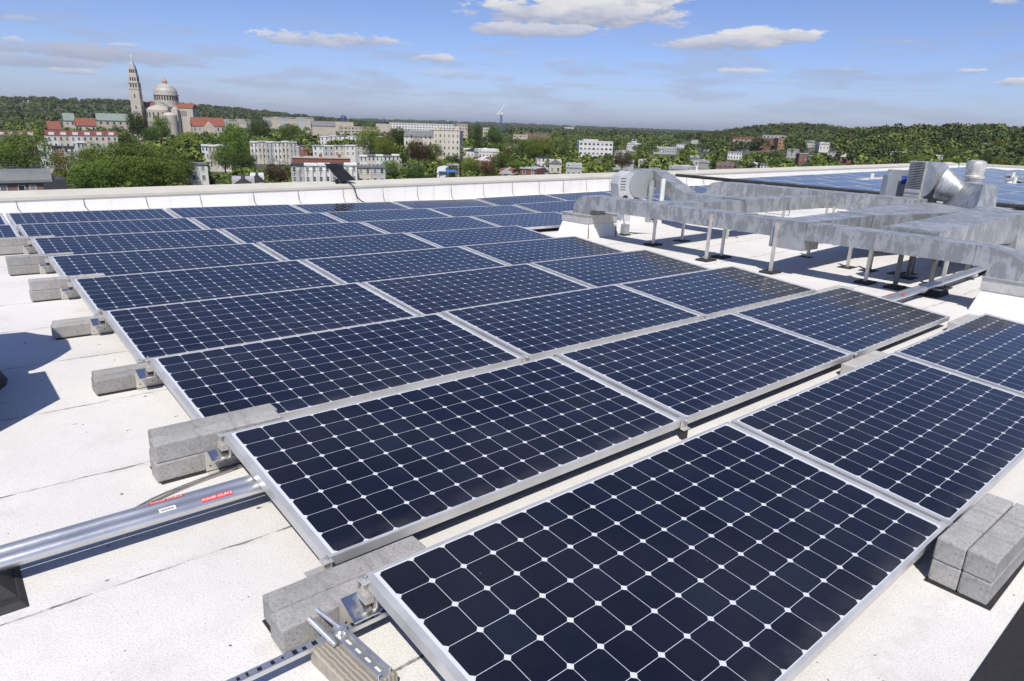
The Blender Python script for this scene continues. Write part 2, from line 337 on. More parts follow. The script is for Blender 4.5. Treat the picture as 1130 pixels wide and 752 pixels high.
for i in range(-3, 21):
    u = .19+.925*i+rs.uniform(-.05, .05); h0, h1 = RZ(u), capf(u)-.05
    if h1-h0 < .1: continue
    bend = rs.uniform(.02, .09)
    m = MB(); pts = [(u-.02, VP-.008, h1), (u-.01+rs.uniform(-.01, .01), VP-.012, h0+(h1-h0)*.55), (u, VP-.016, h0+.16), (u+bend, VP-.09, h0+.03)]
    m.tube(pts, [.003, rs.uniform(.004, .008), .006, .002], 5); m.build('seam', M_SEAM, par)
pr2 = thing('parapet_wall', 'low white parapet wall closing the far right side of the roof', 'wall')
zt = capf(UP); MB().box(UP+.004, UP+.33, -14, VP-.04, RZ(UP)-.05, zt-.01).build('wall', M_PAR, pr2); MB().box(UP-.03, UP+.42, -14, VP-.035, zt-.012, zt+.06).build('coping', M_CAP, pr2)
o = MB().box(.2, 12, -3.2, -1.362, -H-.01, -H+.012).build('walkway_pad', M_MAT, bevel=.004); rtop(o, 'black rubber walkway pad on the white roof in front of the solar panels', 'walkway pad')

# ------------------------------------------------------------------ solar panels
PW, PH, GAP, RP, TILT = 2.104, 1.046, .0328, 1.3125, .08621
FT = .042
def panel_meshes():
    m = MB(); w = .013; wx = .026; x, y = PW/2, PH/2
    m.box(-x, x, -y, -y+w, -FT, 0); m.box(-x, x, y-w, y, -FT, 0); m.box(-x, -x+wx, -y+w, y-w, -FT, 0); m.box(x-wx, x, -y+w, y-w, -FT, 0)
    f = m.mesh('frame'); f.materials.append(M_FRAME)
    g = MB().box(-x+wx, x-wx, -y+w, y-w, -.010, -.003).mesh('glass_laminate'); g.materials.append(M_CELL)
    return f, g
FME, GME = panel_meshes()
def panel(u0, vback, label, group, dz=0., du=0., name='solar_panel', jit=None):
    # u0: left edge of the panel; vback: rear (raised) edge
    jz, jr = (rs.uniform(-.004, .004), rs.uniform(-.002, .002)) if jit is None else jit
    c = Vector((u0+PW/2+du, vback-PH/2*cos(TILT), -PH/2*sin(TILT)+dz+jz))
    ry = -math.atan(.022) if u0 > 8 else 0
    o = thing(name, label, 'solar panel', c, 0, group); o.rotation_euler = (TILT+jr, ry, 0)
    a = mkobj('frame', FME, o); b = mkobj('glass_laminate', GME, o); return o
ROWN = {0: 'front row', 1: 'second row', 2: 'third row', 3: 'fourth row', 4: 'fifth row', 5: 'sixth row', 6: 'seventh row', 7: 'eighth row', 8: 'ninth row'}
counts = {0: 3, 1: 3, 2: 3, 3: 3, 4: 3, 5: 3, 6: 4, 7: 7, 8: 10}
for i in range(9):
    k0 = -1 if i >= 7 else 0
    for k_ in range(k0, counts[i]):
        u0 = k_*(PW+GAP)
        lab = f'solar panel, {ORD[k_-k0]} from the left in the {ROWN[i]} of the near array'
        if i == 0 and k_ == 0: lab = 'largest dark blue solar panel in the foreground, first from the left in the front row'
        panel(u0-.0186, i*RP, lab, 'solar panels of the near array', rise(u0+1) if u0 > 7 else 0)
# far array on the right, with openings where vents come through
FARU = 17.9; skip = {(3, 1), (5, 4), (4, 1), (7, 3)}
for j in range(8):
    for k_ in range(11):
        if (k_, j) in skip: continue
        u0 = FARU+k_*(PW+.03); v = 10.45-j*(PH+.06)
        if j >= 6 and k_ > 7: continue
        panel(u0, v, f'far array panel, {ORD[k_]} from the black rail, in the {ORD[j]} row from the parapet', 'solar panels of the far array', rise(u0+1)+.16)
# ------------------------------------------------------------------ ballast, brackets
def block_mesh(L=.58, w=.098, h=.0915):
    m = MB().box(-L/2, L/2, -w/2, w/2, 0, h).mesh('paver'); m.materials.append(M_CONC); return m
BME = block_mesh()
BME2 = block_mesh(.42, .098, .0915)
WHERE = {0: 'beside the front panel row', 1: 'beside the galvanised conduits at the second row', 2: 'left end of the third row', 3: 'left end of the fourth row', 4: 'left end of the fifth row', 5: 'left end of the sixth row', 6: 'left end of the seventh row'}
def block(u, v, z, label, group, me=BME, rz=0.):
    o = mkobj('concrete_block', me, None, .0065); o.location = (u, v, z); o.rotation_euler = (0, 0, rz)
    rtop(o, label, 'concrete block', group); return o
blk = 'concrete ballast blocks'
ends = {0: ((-.285, .03), 1, 2), 1: ((-.30, .06), 2, 2), 2: ((-.31, .05), 1, 2), 3: ((-.33, .10), 1, 2), 4: ((-.31, .11), 2, 1), 5: ((-.35, .11), 2, 1), 6: ((-.33, .12), 2, 1)}
for i, ((ul, dv), lay, n) in ends.items():
    for l_ in range(lay):
        for q in range(n):
            v = i*RP+dv+.052+.102*q
            lab = f"grey concrete block, {'upper' if l_ else 'lower' if lay == 2 else 'single'} layer, {'rear' if q else 'front'}, {WHERE[i]}"
            block(ul+.29+rs.uniform(-.004, .004)+(.02 if q else 0), v+(.002 if l_ else 0), RZ(0)+.006+l_*.0925, lab, blk, rz=rs.uniform(-.008, .008))
# pads under the end stacks; dark front lip stands in for shade
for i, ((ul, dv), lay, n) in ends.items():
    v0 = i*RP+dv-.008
    o = MB().box(ul+.012, ul+.60, v0-.002, v0+.102*n, -H+.0005, -H+.0055).build('pad_and_shade_strip', M_RUB); rtop(o, f'black pad under blocks with painted shade lip, {WHERE[i]}', 'rubber pad', 'pads under the ballast')
# right foreground stack
for l_ in range(2):
    for q in range(2):
        block(2.09+rs.uniform(-.004, .004), -1.133-.102*q, RZ(0)+.006+l_*.0925, f"grey concrete block, {'upper' if l_ else 'lower'} {'outer' if q else 'inner'} one of the stack at the right front panel edge", blk, rz=rs.uniform(-.006, .006)-.02)
o = MB().box(1.79, 2.42, -1.295, -1.075, -H+.0005, -H+.0055).build('pad_and_shade_strip', M_RUB); rtop(o, 'thin black rubber pad under the block stack at the right front panel edge', 'rubber pad', 'pads under the ballast')
st = thing('ballast_bracket', 'pale steel bracket behind the block stack at the right edge of the picture', 'bracket', (2.42, -1.2, -H)); MB().box(-.02, .25, -.16, -.155, .0, .17).box(-.02, .25, -.16, -.08, .0, .004).build('plate', M_GALV, st)
# single blocks lying in the gaps between rows
M_PALE = flat('pale_ballast_concrete', (.44, .43, .40), .9, 0, .12, 10, .3)
gapblk = block_mesh(.58, .17, .09); gapblk.materials.clear(); gapblk.materials.append(M_PALE)
for (u, v, z, w) in ((4.27, .155, -H+.035, 'between the front and second panel rows near the middle'), (6.45, .14, -H+.035, 'between the front and second panel rows at the right end'),
                  (6.55, 1.47, -H+.06, 'at the right end of the second row by the conduits'), (6.45, 6.72, -H+.06, 'at the right end of the sixth row by the duct curb'), (6.5, 2.77, -H+.05, 'at the right end of the third row')):
    block(u, v, z-.03, f'pale concrete block {w}', blk, gapblk)

def clamp_parts(par_, x, y, z):
    MB().box(x-.016, x+.016, y-.028, y+.028, z-.075, z-.045).box(x-.014, x+.014, y-.004, y+.004, z-.045, z-.004).box(x-.018, x+.018, y-.02, y+.02, z-.006, z).build('clamp', M_GALV, par_, bevel=.001)
    MB().lathe([(.0, 0), (.010, 0), (.010, .008), (.004, .009), (.004, .018), (.0, .018)], (x, y, z), 6).build('bolt', M_PIPE, par_)
# brackets at the left ends: front leg plate, sky-mirroring ledge, clamp
for i in range(7):
    v = i*RP
    b = thing('panel_bracket', f'galvanised steel bracket with bolted clamp {"at the rear left corner of the front panel row" if i == 0 else "at the " + WHERE[i]}', 'bracket', (0, v, -H), 0, 'rear corner brackets')
    y0 = ends[i][0][1]-.003
    MB().box(-.095, .06, y0-.004, y0, .0, .105).box(-.095, .06, y0-.034, y0-.004, .0, .003).build('side_plate', M_GALV, b)
    for (hx, hz) in ((-.04, .06), (-.005, .04), (.03, .055), (-.075, .03)): MB().tube([(hx, y0-.0055, hz), (hx, y0-.0035, hz)], .004, 8).build('bolt_hole', M_BLACK, b)
    MB().prism([(y0-.095, .090), (y0-.001, .122), (y0-.001, .126), (y0-.095, .094)], 0, -.090, -.0065).build('ledge', M_MIRR, b)
    MB().box(-.0062, -.003, y0-.085, y0-.002, .10, .19).box(-.030, -.0063, y0-.006, y0-.002, .128, .185).build('upright', M_GALV, b)
    clamp_parts(b, -.024, y0-.045, .195)
    v1 = (i+1)*RP-PH*cos(TILT)
    if i <= 5:
        b = thing('panel_bracket', f'small galvanised corner bracket at the front left corner of the {ROWN[i+1]}', 'bracket', (0, v1, -H), 0, 'front corner brackets')
        MB().box(-.085, .0, -.02, .05, .048, .052).box(-.012, -.008, -.02, .04, .052, .095).box(-.0085, -.006, -.02, -.016, .0, .052).build('ledge', M_GALV, b)
        clamp_parts(b, -.02, .0, .105)
# clips at module joints between front and second row
for i, k_ in ((1, 1), (1, 2), (0, 1), (0, 2), (2, 1), (2, 2)):
    u = k_*(PW+GAP)-.035-.0186-GAP/2+.0; v1 = i*RP-PH*cos(TILT)
    b = thing('panel_clip', f'metal clip at the front joint of {ORD[k_-1]} and {ORD[k_]} panels, {ROWN[i]}', 'clip', (u+.035-.0, v1, -.09), 0, 'clips at panel joints')
    MB().box(-.03, .03, -.03, -.002, -.05, -.046).box(-.03, .03, -.006, -.002, -.05, .004).box(-.018, .018, -.03, .03, .003, .007).build('clip_plate', M_GALV, b, bevel=.001)
    MB().lathe([(.0, 0), (.010, 0), (.010, .008), (.0, .009)], (0, -.016, .006), 6).build('bolt', M_PIPE, b)
    MB().box(-.022, .022, -.02, .0, -.108, -.05).build('foot', M_RUB, b)
# continuous rails under the joints (visible as pale strip between modules)
m_ = None

# ------------------------------------------------------------------ conduits under the array
def pipe(v, z, label):
    t = thing('metal_conduit', label, 'conduit', (0, v, z), 0, 'twin conduits')
    MB().tube([(-4.0, 0, .004), (-1, 0, 0), (3, 0, 0), (7, 0, .0), (11.4, 0, rise(11.4))], .0275, 20).build('pipe', M_PIPE, t, smooth=True)
    for x in (.3, 2.9, 6.2, 7.6, 9.4): MB().tube([(x-.04, 0, 0), (x+.04, 0, 0)], .031, 20).build('coupling', M_PIPE, t, smooth=True)
    return t
PV = (.925, .990); PZ = -H+.098
pa = pipe(PV[0], PZ, 'front one of two galvanised conduits, with red label, passing under the panels')
pb = pipe(PV[1], PZ, 'rear one of two galvanised conduits, touching the front conduit along the roof')
def label_mesh(x0, x1, a0, a1, r=.0283, n=8):
    m = MB(); 
    for q in range(n+1):
        a = a0+(a1-a0)*q/n
        m.v += [(x0, -r*cos(a), r*sin(a)), (x1, -r*cos(a), r*sin(a))]
    m.f = [(2*q, 2*q+1, 2*q+3, 2*q+2) for q in range(n)]; return m
def text_on_pipe(par_, txt, x, a, size, r=.0290, mat=M_LABELW):
    cu = bpy.data.curves.new('label_text', 'FONT'); cu.body = txt; cu.size = size; cu.align_x = 'CENTER'; cu.align_y = 'CENTER'
    tmp = bpy.data.objects.new('t', cu); COL.objects.link(tmp); dg = bpy.context.evaluated_depsgraph_get(); me = bpy.data.meshes.new_from_object(tmp.evaluated_get(dg))
    bpy.data.objects.remove(tmp)
    for v in me.vertices:
        aa = a+v.co.y/r; v.co = Vector((x+v.co.x, -r*cos(aa), r*sin(aa)))
    me.materials.clear(); me.materials.append(mat); me.name = 'label_text'
    return mkobj('label_text', me, par_)
label_mesh(-.245, -.125, .55, 1.25).build('warning_label', M_RED, pa); text_on_pipe(pa, 'POWER SOURCE', -.185, .90, .0155)
label_mesh(-.42, -.29, 1.25, 1.9).build('warning_label', M_RED, pb); text_on_pipe(pb, 'POWER SOURCE', -.355, 1.50, .0155)
label_mesh(-.40, -.34, .85, 1.6).build('warning_label', M_LABELW, pa)
for q in range(9): label_mesh(-.395+.0055*q, -.3925+.0055*q+.0015*(q % 2), 1.0, 1.3, .0287).build('label_print', M_BLACK, pa)
label_mesh(6.9, 7.0, .6, 1.5).build('warning_label', M_RED, pa); label_mesh(6.75, 6.85, 1.0, 1.9).build('warning_label', M_RED, pb)
def pblock(u, label, w=.23):
    t = thing('conduit_support', label, 'pipe support', (u, .965, RZ(u)), 0, 'rubber conduit supports')
    MB().prism([(-.19, 0), (.19, 0), (.19, .018), (.125, .066), (-.125, .066), (-.19, .018)], 1, -w/2, w/2).build('base', M_RUB, t, bevel=.004)
    MB().box(-.06, .06, -w/2+.02, w/2-.02, .0655, .0705).build('channel', M_GALV, t)
    return t
t = thing('conduit_support', 'black rubber support block under the conduits at the left picture edge', 'pipe support', (-.965, .93, -H), 0, 'rubber conduit supports')
MB().hexa([(-.12, -.17, 0), (.12, -.17, 0), (.12, .17, 0), (-.12, .17, 0)], [(-.10, -.15, .02), (.10, -.15, .02), (.10, .15, .02), (-.10, .15, .02)]).hexa([(-.095, -.12, .02), (.095, -.12, .02), (.095, .12, .02), (-.095, .12, .02)], [(-.055, -.09, .069), (.055, -.09, .069), (.055, .09, .069), (-.055, .09, .069)]).build('base', M_RUB, t, bevel=.003)
pblock(7.95, 'black rubber support block under the conduits below the right duct', .30); pblock(10.0, 'black rubber support block under the conduits, far one beyond the duct legs', .3)
def cable(name, pts, r, label, mat=M_BLACK, sub=6):
    P = [Vector(p) for p in pts]; out = []
    for i in range(len(P)-1):
        p0, p1, p2, p3 = P[max(i-1, 0)], P[i], P[i+1], P[min(i+2, len(P)-1)]
        for s in range(sub):
            t_ = s/sub; out.append(.5*((2*p1)+(p2-p0)*t_+(2*p0-5*p1+4*p2-p3)*t_*t_+(3*p1-p0-3*p2+p3)*t_**3))
    out.append(P[-1]); o = MB().tube(out, r, 6).build(name, mat, smooth=True); rtop(o, label, 'cable'); return o
M_CABG = flat('grey_cable', (.16, .155, .14), .6, 0, .2, 9)
cable('cable', [(-2.4, 1.0, -.192), (-.9, 1.07, -.192), (-.62, 1.12, -.192), (-.3, 1.24, -.19), (-.05, 1.3, -.188), (.3, 1.33, -.19), (.9, 1.2, -.19)], .0042, 'thin dark cable lying on the roof just behind the conduits', M_CABG)
cable('cable', [(-1.5, 1.13, -.192), (-.62, 1.165, -.193), (-.3, 1.27, -.193), (.0, 1.325, -.19), (.4, 1.36, -.193)], .003, 'thinner second cable following the one behind the conduits', M_CABG)
cable('cable', [(.36, .18, -.16), (.42, .10, -.13), (.52, .07, -.15), (.6, .12, -.185), (.75, .16, -.19)], .004, 'black cable looping in the gap beside the front concrete blocks')
cable('cable', [(.33, .2, -.18), (.40, .13, -.155), (.5, .12, -.165), (.62, .16, -.19)], .003, 'thin black cable under the looping one in the front gap')

# ------------------------------------------------------------------ strut rail, timber sleeper
t = thing('strut_rail', 'thin slotted steel rail crossing the timber in the lower left foreground', 'rail', (0, -.045, -H+.066))
MB().box(-1.2, .06, -.014, .014, 0, .004).box(-1.2, .06, -.014, -.011, -.012, 0).build('channel', M_PIPE, t)
rr = random.Random(5)
for q in range(26):
    x = -.78+.033*q+rr.uniform(-.004, .004); m = MB().box(x, x+rr.uniform(.006, .016), -.010+rr.uniform(0, .006), .004+rr.uniform(0, .007), .0042, .0048); m.build('slot', M_BLACK, t)

t = thing('timber_sleeper', 'short weathered timber sleeper with a steel channel screwed on top, foreground', 'timber block', (-.148, -.165, -H), .10)
MB().prism([(-.064, 0), (.064, 0), (.066, .004), (.066, .052), (.058, .060), (-.056, .060), (-.066, .050), (-.066, .004)], 1, -.13, .13).build('timber', M_WOOD, t, bevel=.002)
MB().box(-.0, .044, -.125, .10, .0605, .0645).box(-.0, .003, -.125, .10, .0645, .084).box(.041, .044, -.125, .10, .0645, .084).box(.003, .01, -.125, .10, .081, .084).box(.034, .041, -.125, .10, .081, .084).build('steel_channel', M_PIPE, t)
for q in range(4): MB().box(.014, .030, -.10+.05*q, -.075+.05*q, .0646, .0656).build('slot', M_LABELW, t)
MB().tube([(.022, .105, .02), (.022, .105, .098)], .021, 16).build('pipe_clamp', M_PIPE, t)
MB().tube([(-.015, .07, .075), (-.035, .185, .112)], .009, 10).tube([(.022, .10, .098), (.0, .20, .118)], .007, 10).build('rod', M_PIPE, t, smooth=True)

# ------------------------------------------------------------------ ducts (heights above the roof plane; all rectangular, flanged)
def ribs(mb, segs, t=.006, w=.012): pass
def box_duct(name, parts, label, seams=(), legs=()):
    pass
DZ0 = -H
ductA = thing('air_duct', 'long grey galvanised duct running from the left roof curb to the right roof curb', 'duct', (0, 0, DZ0))
UA0, UA1 = 7.45, 7.85
# silhouette in (y, z), extruded along x, left curb elbow -> straight -> drop box
def arc(cx, cy, r, a0, a1, n=8): return [(cx+r*cos(a0+(a1-a0)*i/n), cy+r*sin(a0+(a1-a0)*i/n)) for i in range(n+1)]
polyA = [(2.79, .475), (2.79, .69), (6.12, .69)]+arc(6.12, .41, .28, pi/2, 0, 8)+[(6.40, .38), (6.02, .38)]+[(6.02, .42), (5.98, .46), (5.92, .475)]
MB().prism(polyA, 0, UA0, UA1).build('duct_run', M_DUCT, ductA)
MB().prism([(2.33, .34), (2.788, .34), (2.788, .697), (2.33, .697)], 0, UA0-.012, UA1+.004).build('drop_box', M_DUCT, ductA)
polyL = [(2.325, .475), (2.325, .685), (.42, .685)]+arc(.42, .29, .395, pi/2, pi*.98, 8)[0:0]+[(.30, .675), (.16, .64), (.04, .57), (-.04, .47), (-.06, .375), (.34, .375), (.335, .44), (.40, .475)]
MB().prism(polyL, 0, UA0+.006, UA1-.006).build('duct_run', M_DUCT, ductA)
def seam_ring(par_, axis, pos, a0, a1, z0, z1, t=.010, w=.014):
    m = MB()
    if axis == 'y':
        m.box(a0-t, a1+t, pos-w, pos+w, z1+.0005, z1+t).box(a0-t, a1+t, pos-w, pos+w, z0-t, z0-.0005).box(a0-t, a0-.0005, pos-w, pos+w, z0, z1).box(a1+.0005, a1+t, pos-w, pos+w, z0, z1)
    else:
        m.box(pos-w, pos+w, a0-t, a1+t, z1+.0005, z1+t).box(pos-w, pos+w, a0-t, a1+t, z0-t, z0-.0005).box(pos-w, pos+w, a0-t, a0-.0005, z0, z1).box(pos-w, pos+w, a1+.0005, a1+t, z0, z1)
    m.build('seam_flange', M_DUCT, par_)
for v in (5.85, 4.58, 3.25): seam_ring(ductA, 'y', v, UA0, UA1, .475, .69, .008, .010)
for v in (2.12, 1.96, .46): seam_ring(ductA, 'y', v, UA0+.006, UA1-.006, .475, .685, .008, .010)
def leg(par_, u, v, top, x2=.018, foot=True, mat=None, z0=0, rz=0):
    L = MB().box(u-x2, u+x2, v-x2, v-x2+.005, z0+.02, top).box(u-x2, u-x2+.005, v-x2+.005, v+x2, z0+.02, top)
    o = L.build('leg', mat or M_GALV, par_)
    if foot: MB().box(u-.13, u+.13, v-.09, v+.09, z0+.001, z0+.026).build('foot_pad', M_RUB, o)
for (u, v) in ((7.425, 3.69), (7.89, 3.74), (7.42, 2.70), (7.92, 1.69), (7.9, 5.0)): leg(ductA, u, v, .66)
def curb(name, u0, u1, v0, v1, h, label, el):
    t = thing(name, label, 'roof curb', (0, 0, RZ(u0)), 0, 'white roof curbs')
    MB().hexa([(u0-.03, v0-.04, 0), (u1+.03, v0-.04, 0), (u1+.03, v1+.04, 0), (u0-.03, v1+.04, 0)], [(u0+.02, v0+.02, h-.14), (u1-.02, v0+.02, h-.14), (u1-.02, v1-.02, h-.14), (u0+.02, v1-.02, h-.14)]).build('membrane_flashing', M_PAR, t, bevel=.006)
    MB().box(u0+.01, u1-.01, v0+.01, v1-.01, h-.139, h).box(u0-.01, u1+.01, v0-.01, v1+.01, h-.002, h+.006).build('metal_cap', M_GALV, t)
    for (a, b) in ((u0+.0, v0-.045), (u1-.08, v0-.045)): MB().tube([(a, b, .01), (a+.015, b+.015, h*.35), (a+.03, b+.045, h-.15)], [.014, .01, .006], 6).build('seam', M_DARKGAP, t)
    return t
curb('duct_curb', 7.40, 8.17, 6.0, 6.62, .375, 'white roof curb with metal cap under the left duct elbow', 1)
curb('duct_curb', 7.45, 8.4, -.35, .37, .37, 'white roof curb with metal cap under the right duct elbow', 1)
# lower branches
dB = thing('air_duct', 'grey duct branch leaving the drop box towards the louvered fan', 'duct', (0, 0, DZ0))
MB().hexa([(7.856, 2.36, .40), (9.5, 2.36, .42), (9.5, 2.86, .42), (7.856, 2.76, .40)], [(7.856, 2.36, .692), (9.5, 2.36, .70), (9.5, 2.86, .70), (7.856, 2.76, .692)]).build('duct_run', M_DUCT, dB)
MB().hexa([(9.5, 2.36, .40), (11.9, 1.75, .40), (11.9, 2.95, .40), (9.5, 2.86, .40)], [(9.5, 2.36, .70), (11.9, 1.75, .74), (11.9, 2.95, .74), (9.5, 2.86, .70)]).build('transition', M_DUCT, dB)
seam_ring(dB, 'x', 9.5, 2.35, 2.87, .415, .705, .01, .012)
MB().hexa([(11.9, 1.75, .40), (12.95, 2.0, .40), (13.65, 2.92, .40), (11.9, 2.95, .40)], [(11.9, 1.75, .74), (12.90, 2.0, .70), (13.60, 2.92, .72), (11.9, 2.95, .74)]).build('duct_run', M_DUCT, dB)
MB().hexa([(12.96, 2.05, .30), (13.7, 1.9, .30), (14.5, 2.75, .30), (13.70, 2.92, .30)], [(13.27, 2.10, 1.12), (13.8, 2.0, 1.12), (14.9, 2.75, 1.11), (14.46, 2.90, 1.11)]).build('sloped_riser', M_DUCT, dB)
for (u, v) in ((8.80, 2.15), (9.15, 2.9), (9.9, 2.3), (11.0, 2.1)): leg(dB, u, v+.15, .42, z0=0)
dC = thing('air_duct', 'short wide grey duct in the middle of the right ductwork behind the long duct', 'duct', (0, 0, DZ0))
MB().hexa([(8.10, 1.07, .50), (11.0, .98, .40), (11.0, 1.62, .40), (8.10, 1.67, .50)], [(8.10, 1.07, .70), (11.0, .98, .80), (11.0, 1.62, .80), (8.10, 1.67, .70)]).build('duct_run', M_DUCT, dC)
MB().hexa([(11.0, .9, .2), (11.8, .9, .2), (11.8, 1.7, .2), (11.0, 1.7, .2)], [(11.0, .95, .80), (11.6, .95, .84), (11.6, 1.65, .84), (11.0, 1.65, .80)]).build('end_box', M_DUCT, dC)
seam_ring(dC, 'x', 8.16, 1.07, 1.67, .505, .70, .012, .012); seam_ring(dC, 'x', 9.7, 1.03, 1.65, .455, .745, .010, .010)
for (u, v) in ((8.45, 1.0), (8.95, 1.7), (9.55, 1.32), (10.4, 1.3)): leg(dC, u, v, .52)
M_LEG = flat('dull_dark_steel', (.16, .16, .155), .6, .4, .2, 5)
for (u, v) in ((7.95, 1.35), (8.83, 2.02), (8.77, 1.50), (9.16, 1.60), (9.51, 1.05), (8.54, 1.15), (10.1, 1.55), (10.6, 1.05)): leg(dC, u, v, .48, .022, mat=M_LEG)
dD = thing('air_duct', 'grey cross duct joining the long duct to the ducts behind it', 'duct', (0, 0, DZ0))
MB().box(UA1+.003, 9.70, 4.58, 4.98, .48, .70).build('duct_run', M_DUCT, dD)
MB().box(9.70, 13.3, 4.56, 4.92, .48, .71).build('duct_run', M_DUCT, dD)
MB().hexa([(9.72, 4.952, .45), (10.15, 4.952, .45), (10.15, 5.8, .45), (9.72, 5.8, .45)], [(9.72, 4.952, .715), (10.15, 4.952, .715), (10.15, 5.8, .715), (9.72, 5.8, .715)]).build('duct_run', M_DUCT, dD)
MB().hexa([(9.72, 5.8, .45), (10.15, 5.8, .45), (10.62, 6.95, .76), (10.22, 6.95, .76)], [(9.72, 5.8, .715), (10.15, 5.8, .715), (10.62, 6.95, 1.06), (10.22, 6.95, 1.06)]).build('sloped_run', M_DUCT, dD)
seam_ring(dD, 'x', 9.70, 4.5, 4.97, .40, .72, .008, .012); seam_ring(dD, 'x', 11.2, 4.5, 4.95, .40, .72, .008, .012)
seam_ring(dD, 'y', 5.8, 9.72, 10.15, .45, .715, .008, .012)
for (u, v) in ((9.58, 4.72), (8.7, 5.02), (10.9, 4.45), (12.6, 4.45)): leg(dD, u, v, .5)
dE = thing('air_duct', 'rearmost grey duct with a rounded left end lying before the black rail', 'duct', (0, 0, DZ0))
pe = [(2.9, .50), (2.9, .80), (7.0, .80)]+arc(7.0, .55, .25, pi/2, 0, 6)+[(7.25, .2), (6.8, .2), (6.8, .50)]
MB().prism(pe, 0, 12.6, 13.2).build('duct_run', M_DUCT, dE)
for v in (6.2, 5.2, 4.0): seam_ring(dE, 'y', v, 12.6, 13.2, .50, .80, .01, .012)
for (u, v) in ((12.57, 4.3), (12.57, 6.0), (12.57, 3.2)): leg(dE, u, v, .55)
# right-edge duct
dF = thing('air_duct', 'grey duct leaving the picture at the right edge behind the duct elbow', 'duct', (0, 0, DZ0))
MB().hexa([(11.9, -1.5, .45), (12.9, -1.5, .45), (12.9, 1.70, .45), (11.9, 1.70, .45)], [(11.9, -1.5, .72), (12.9, -1.5, .72), (12.9, 1.70, .72), (11.9, 1.70, .72)]).build('duct_run', M_DUCT, dF)
seam_ring(dF, 'y', .9, 11.9, 12.9, .45, .72, .01, .012); leg(dF, 12.0, -.3, .5); leg(dF, 12.0, 1.2, .5)

for (dd_, ax_, poss, a0_, a1_, z0_, z1_) in ((ductA, 'y', (5.2, 3.9, 3.0), UA0, UA1, .475, .69), (ductA, 'y', (1.5, 1.0), UA0+.006, UA1-.006, .475, .685), (dD, 'x', (8.6, 10.4, 12.2), 4.575, 4.985, .478, .705), (dE, 'y', (6.7, 4.6, 3.4), 12.6, 13.2, .50, .80)):
    for p_ in poss: seam_ring(dd_, ax_, p_, a0_, a1_, z0_, z1_, .005, .004)
# small blower on its stand, left
FX, FY = 9.95, 7.15
fan = thing('exhaust_fan', 'small grey centrifugal blower with square outlet on a white stand', 'fan', (FX, FY, -H), -.25)
fan.scale = (.88, .88, .97)
MB().box(-.22, .30, -.25, .25, .0, .32).build('pedestal', M_WHITE, fan, bevel=.01)
MB().box(-.15, -.09, -.2, .2, .32, .50).box(.14, .22, -.2, .2, .32, .50).build('stand', M_WHITE, fan)
sc = []
for q in range(25):
    a = pi*1.5-2*pi*q/25*.98; r_ = .24+.10*q/24; sc.append((r_*cos(a), r_*sin(a)))
m = MB(); m.prism([(x, .78+z) for x, z in sc], 1, -.17, .19).build('scroll_housing', flat('grey_painted_steel', (.40, .42, .43), .4, .3, .1, 4), fan)
MB().box(.04, .52, -.16, .18, .83, 1.10).box(.50, .54, -.19, .21, .80, 1.13).build('outlet', MATS['grey_painted_steel'], fan)
MB().box(.5405, .543, -.15, .17, .84, 1.09).build('outlet_opening', M_BLACK, fan)
MB().prism([(-.50, .55), (-.24, .50), (-.10, .50), (-.10, 1.0), (-.30, 1.06), (-.50, .96), (-.56, .8)], 1, -.15, .17).build('motor_cover', flat('light_grey_steel', (.55, .56, .56), .45, .2, .08, 4), fan, bevel=.01)
for q in range(5): MB().box(-.50, -.36, -.153, -.1505, .68+.055*q, .695+.055*q).build('louver_slot', M_BLACK, fan)
MB().tube([(-.36, -.2, .52), (-.36, -.155, .52)], .06, 12).build('pulley', M_BLACK, fan)
st = thing('vent_stack', 'white vertical pipe standing beside the small blower', 'pipe', (9.87, 6.40, -H)); MB().tube([(0, 0, .02), (0, 0, .93)], .045, 14).build('pipe', M_WHITE, st, smooth=True); MB().box(-.16, .16, -.1, .1, 0, .025).build('base', M_RUB, st)
st = thing('vent_stack', 'short dark grey post between the blower and the white pipe', 'post', (10.1, 6.85, -H)); MB().tube([(0, 0, .01), (0, 0, .86)], .06, 12).build('pipe', M_DUCT, st, smooth=True); MB().box(-.15, .15, -.15, .15, 0, .02).build('base', M_RUB, st)
jb = thing('junction_box', 'small grey electrical box at the foot of the left roof curb', 'electrical box', (8.32, 5.95, -H)); MB().box(-.06, .06, -.05, .05, .03, .20).build('box', MATS['grey_painted_steel'], jb, bevel=.005); MB().tube([(-.03, 0, .2), (-.06, .02, .34), (-.1, .05, .42)], .012, 8).build('conduit', M_PIPE, jb); MB().box(-.09, .09, -.07, .07, 0, .03).build('base', M_RUB, jb)
cable('cable', [(8.38, 5.95, -.15), (8.8, 5.9, -.185), (9.5, 5.5, -.19), (10.1, 5.6, -.19), (10.9, 6.0, -.17), (11.6, 5.6, -.12), (12.1, 5.1, -.1)], .011, 'black cable snaking over the roof behind the long duct')
cable('cable', [(10.6, 4.2, -.14), (11.2, 4.05, -.13), (12.0, 3.7, -.11), (12.4, 3.9, -.1)], .010, 'black cable lying under the cross duct on the sunny roof')

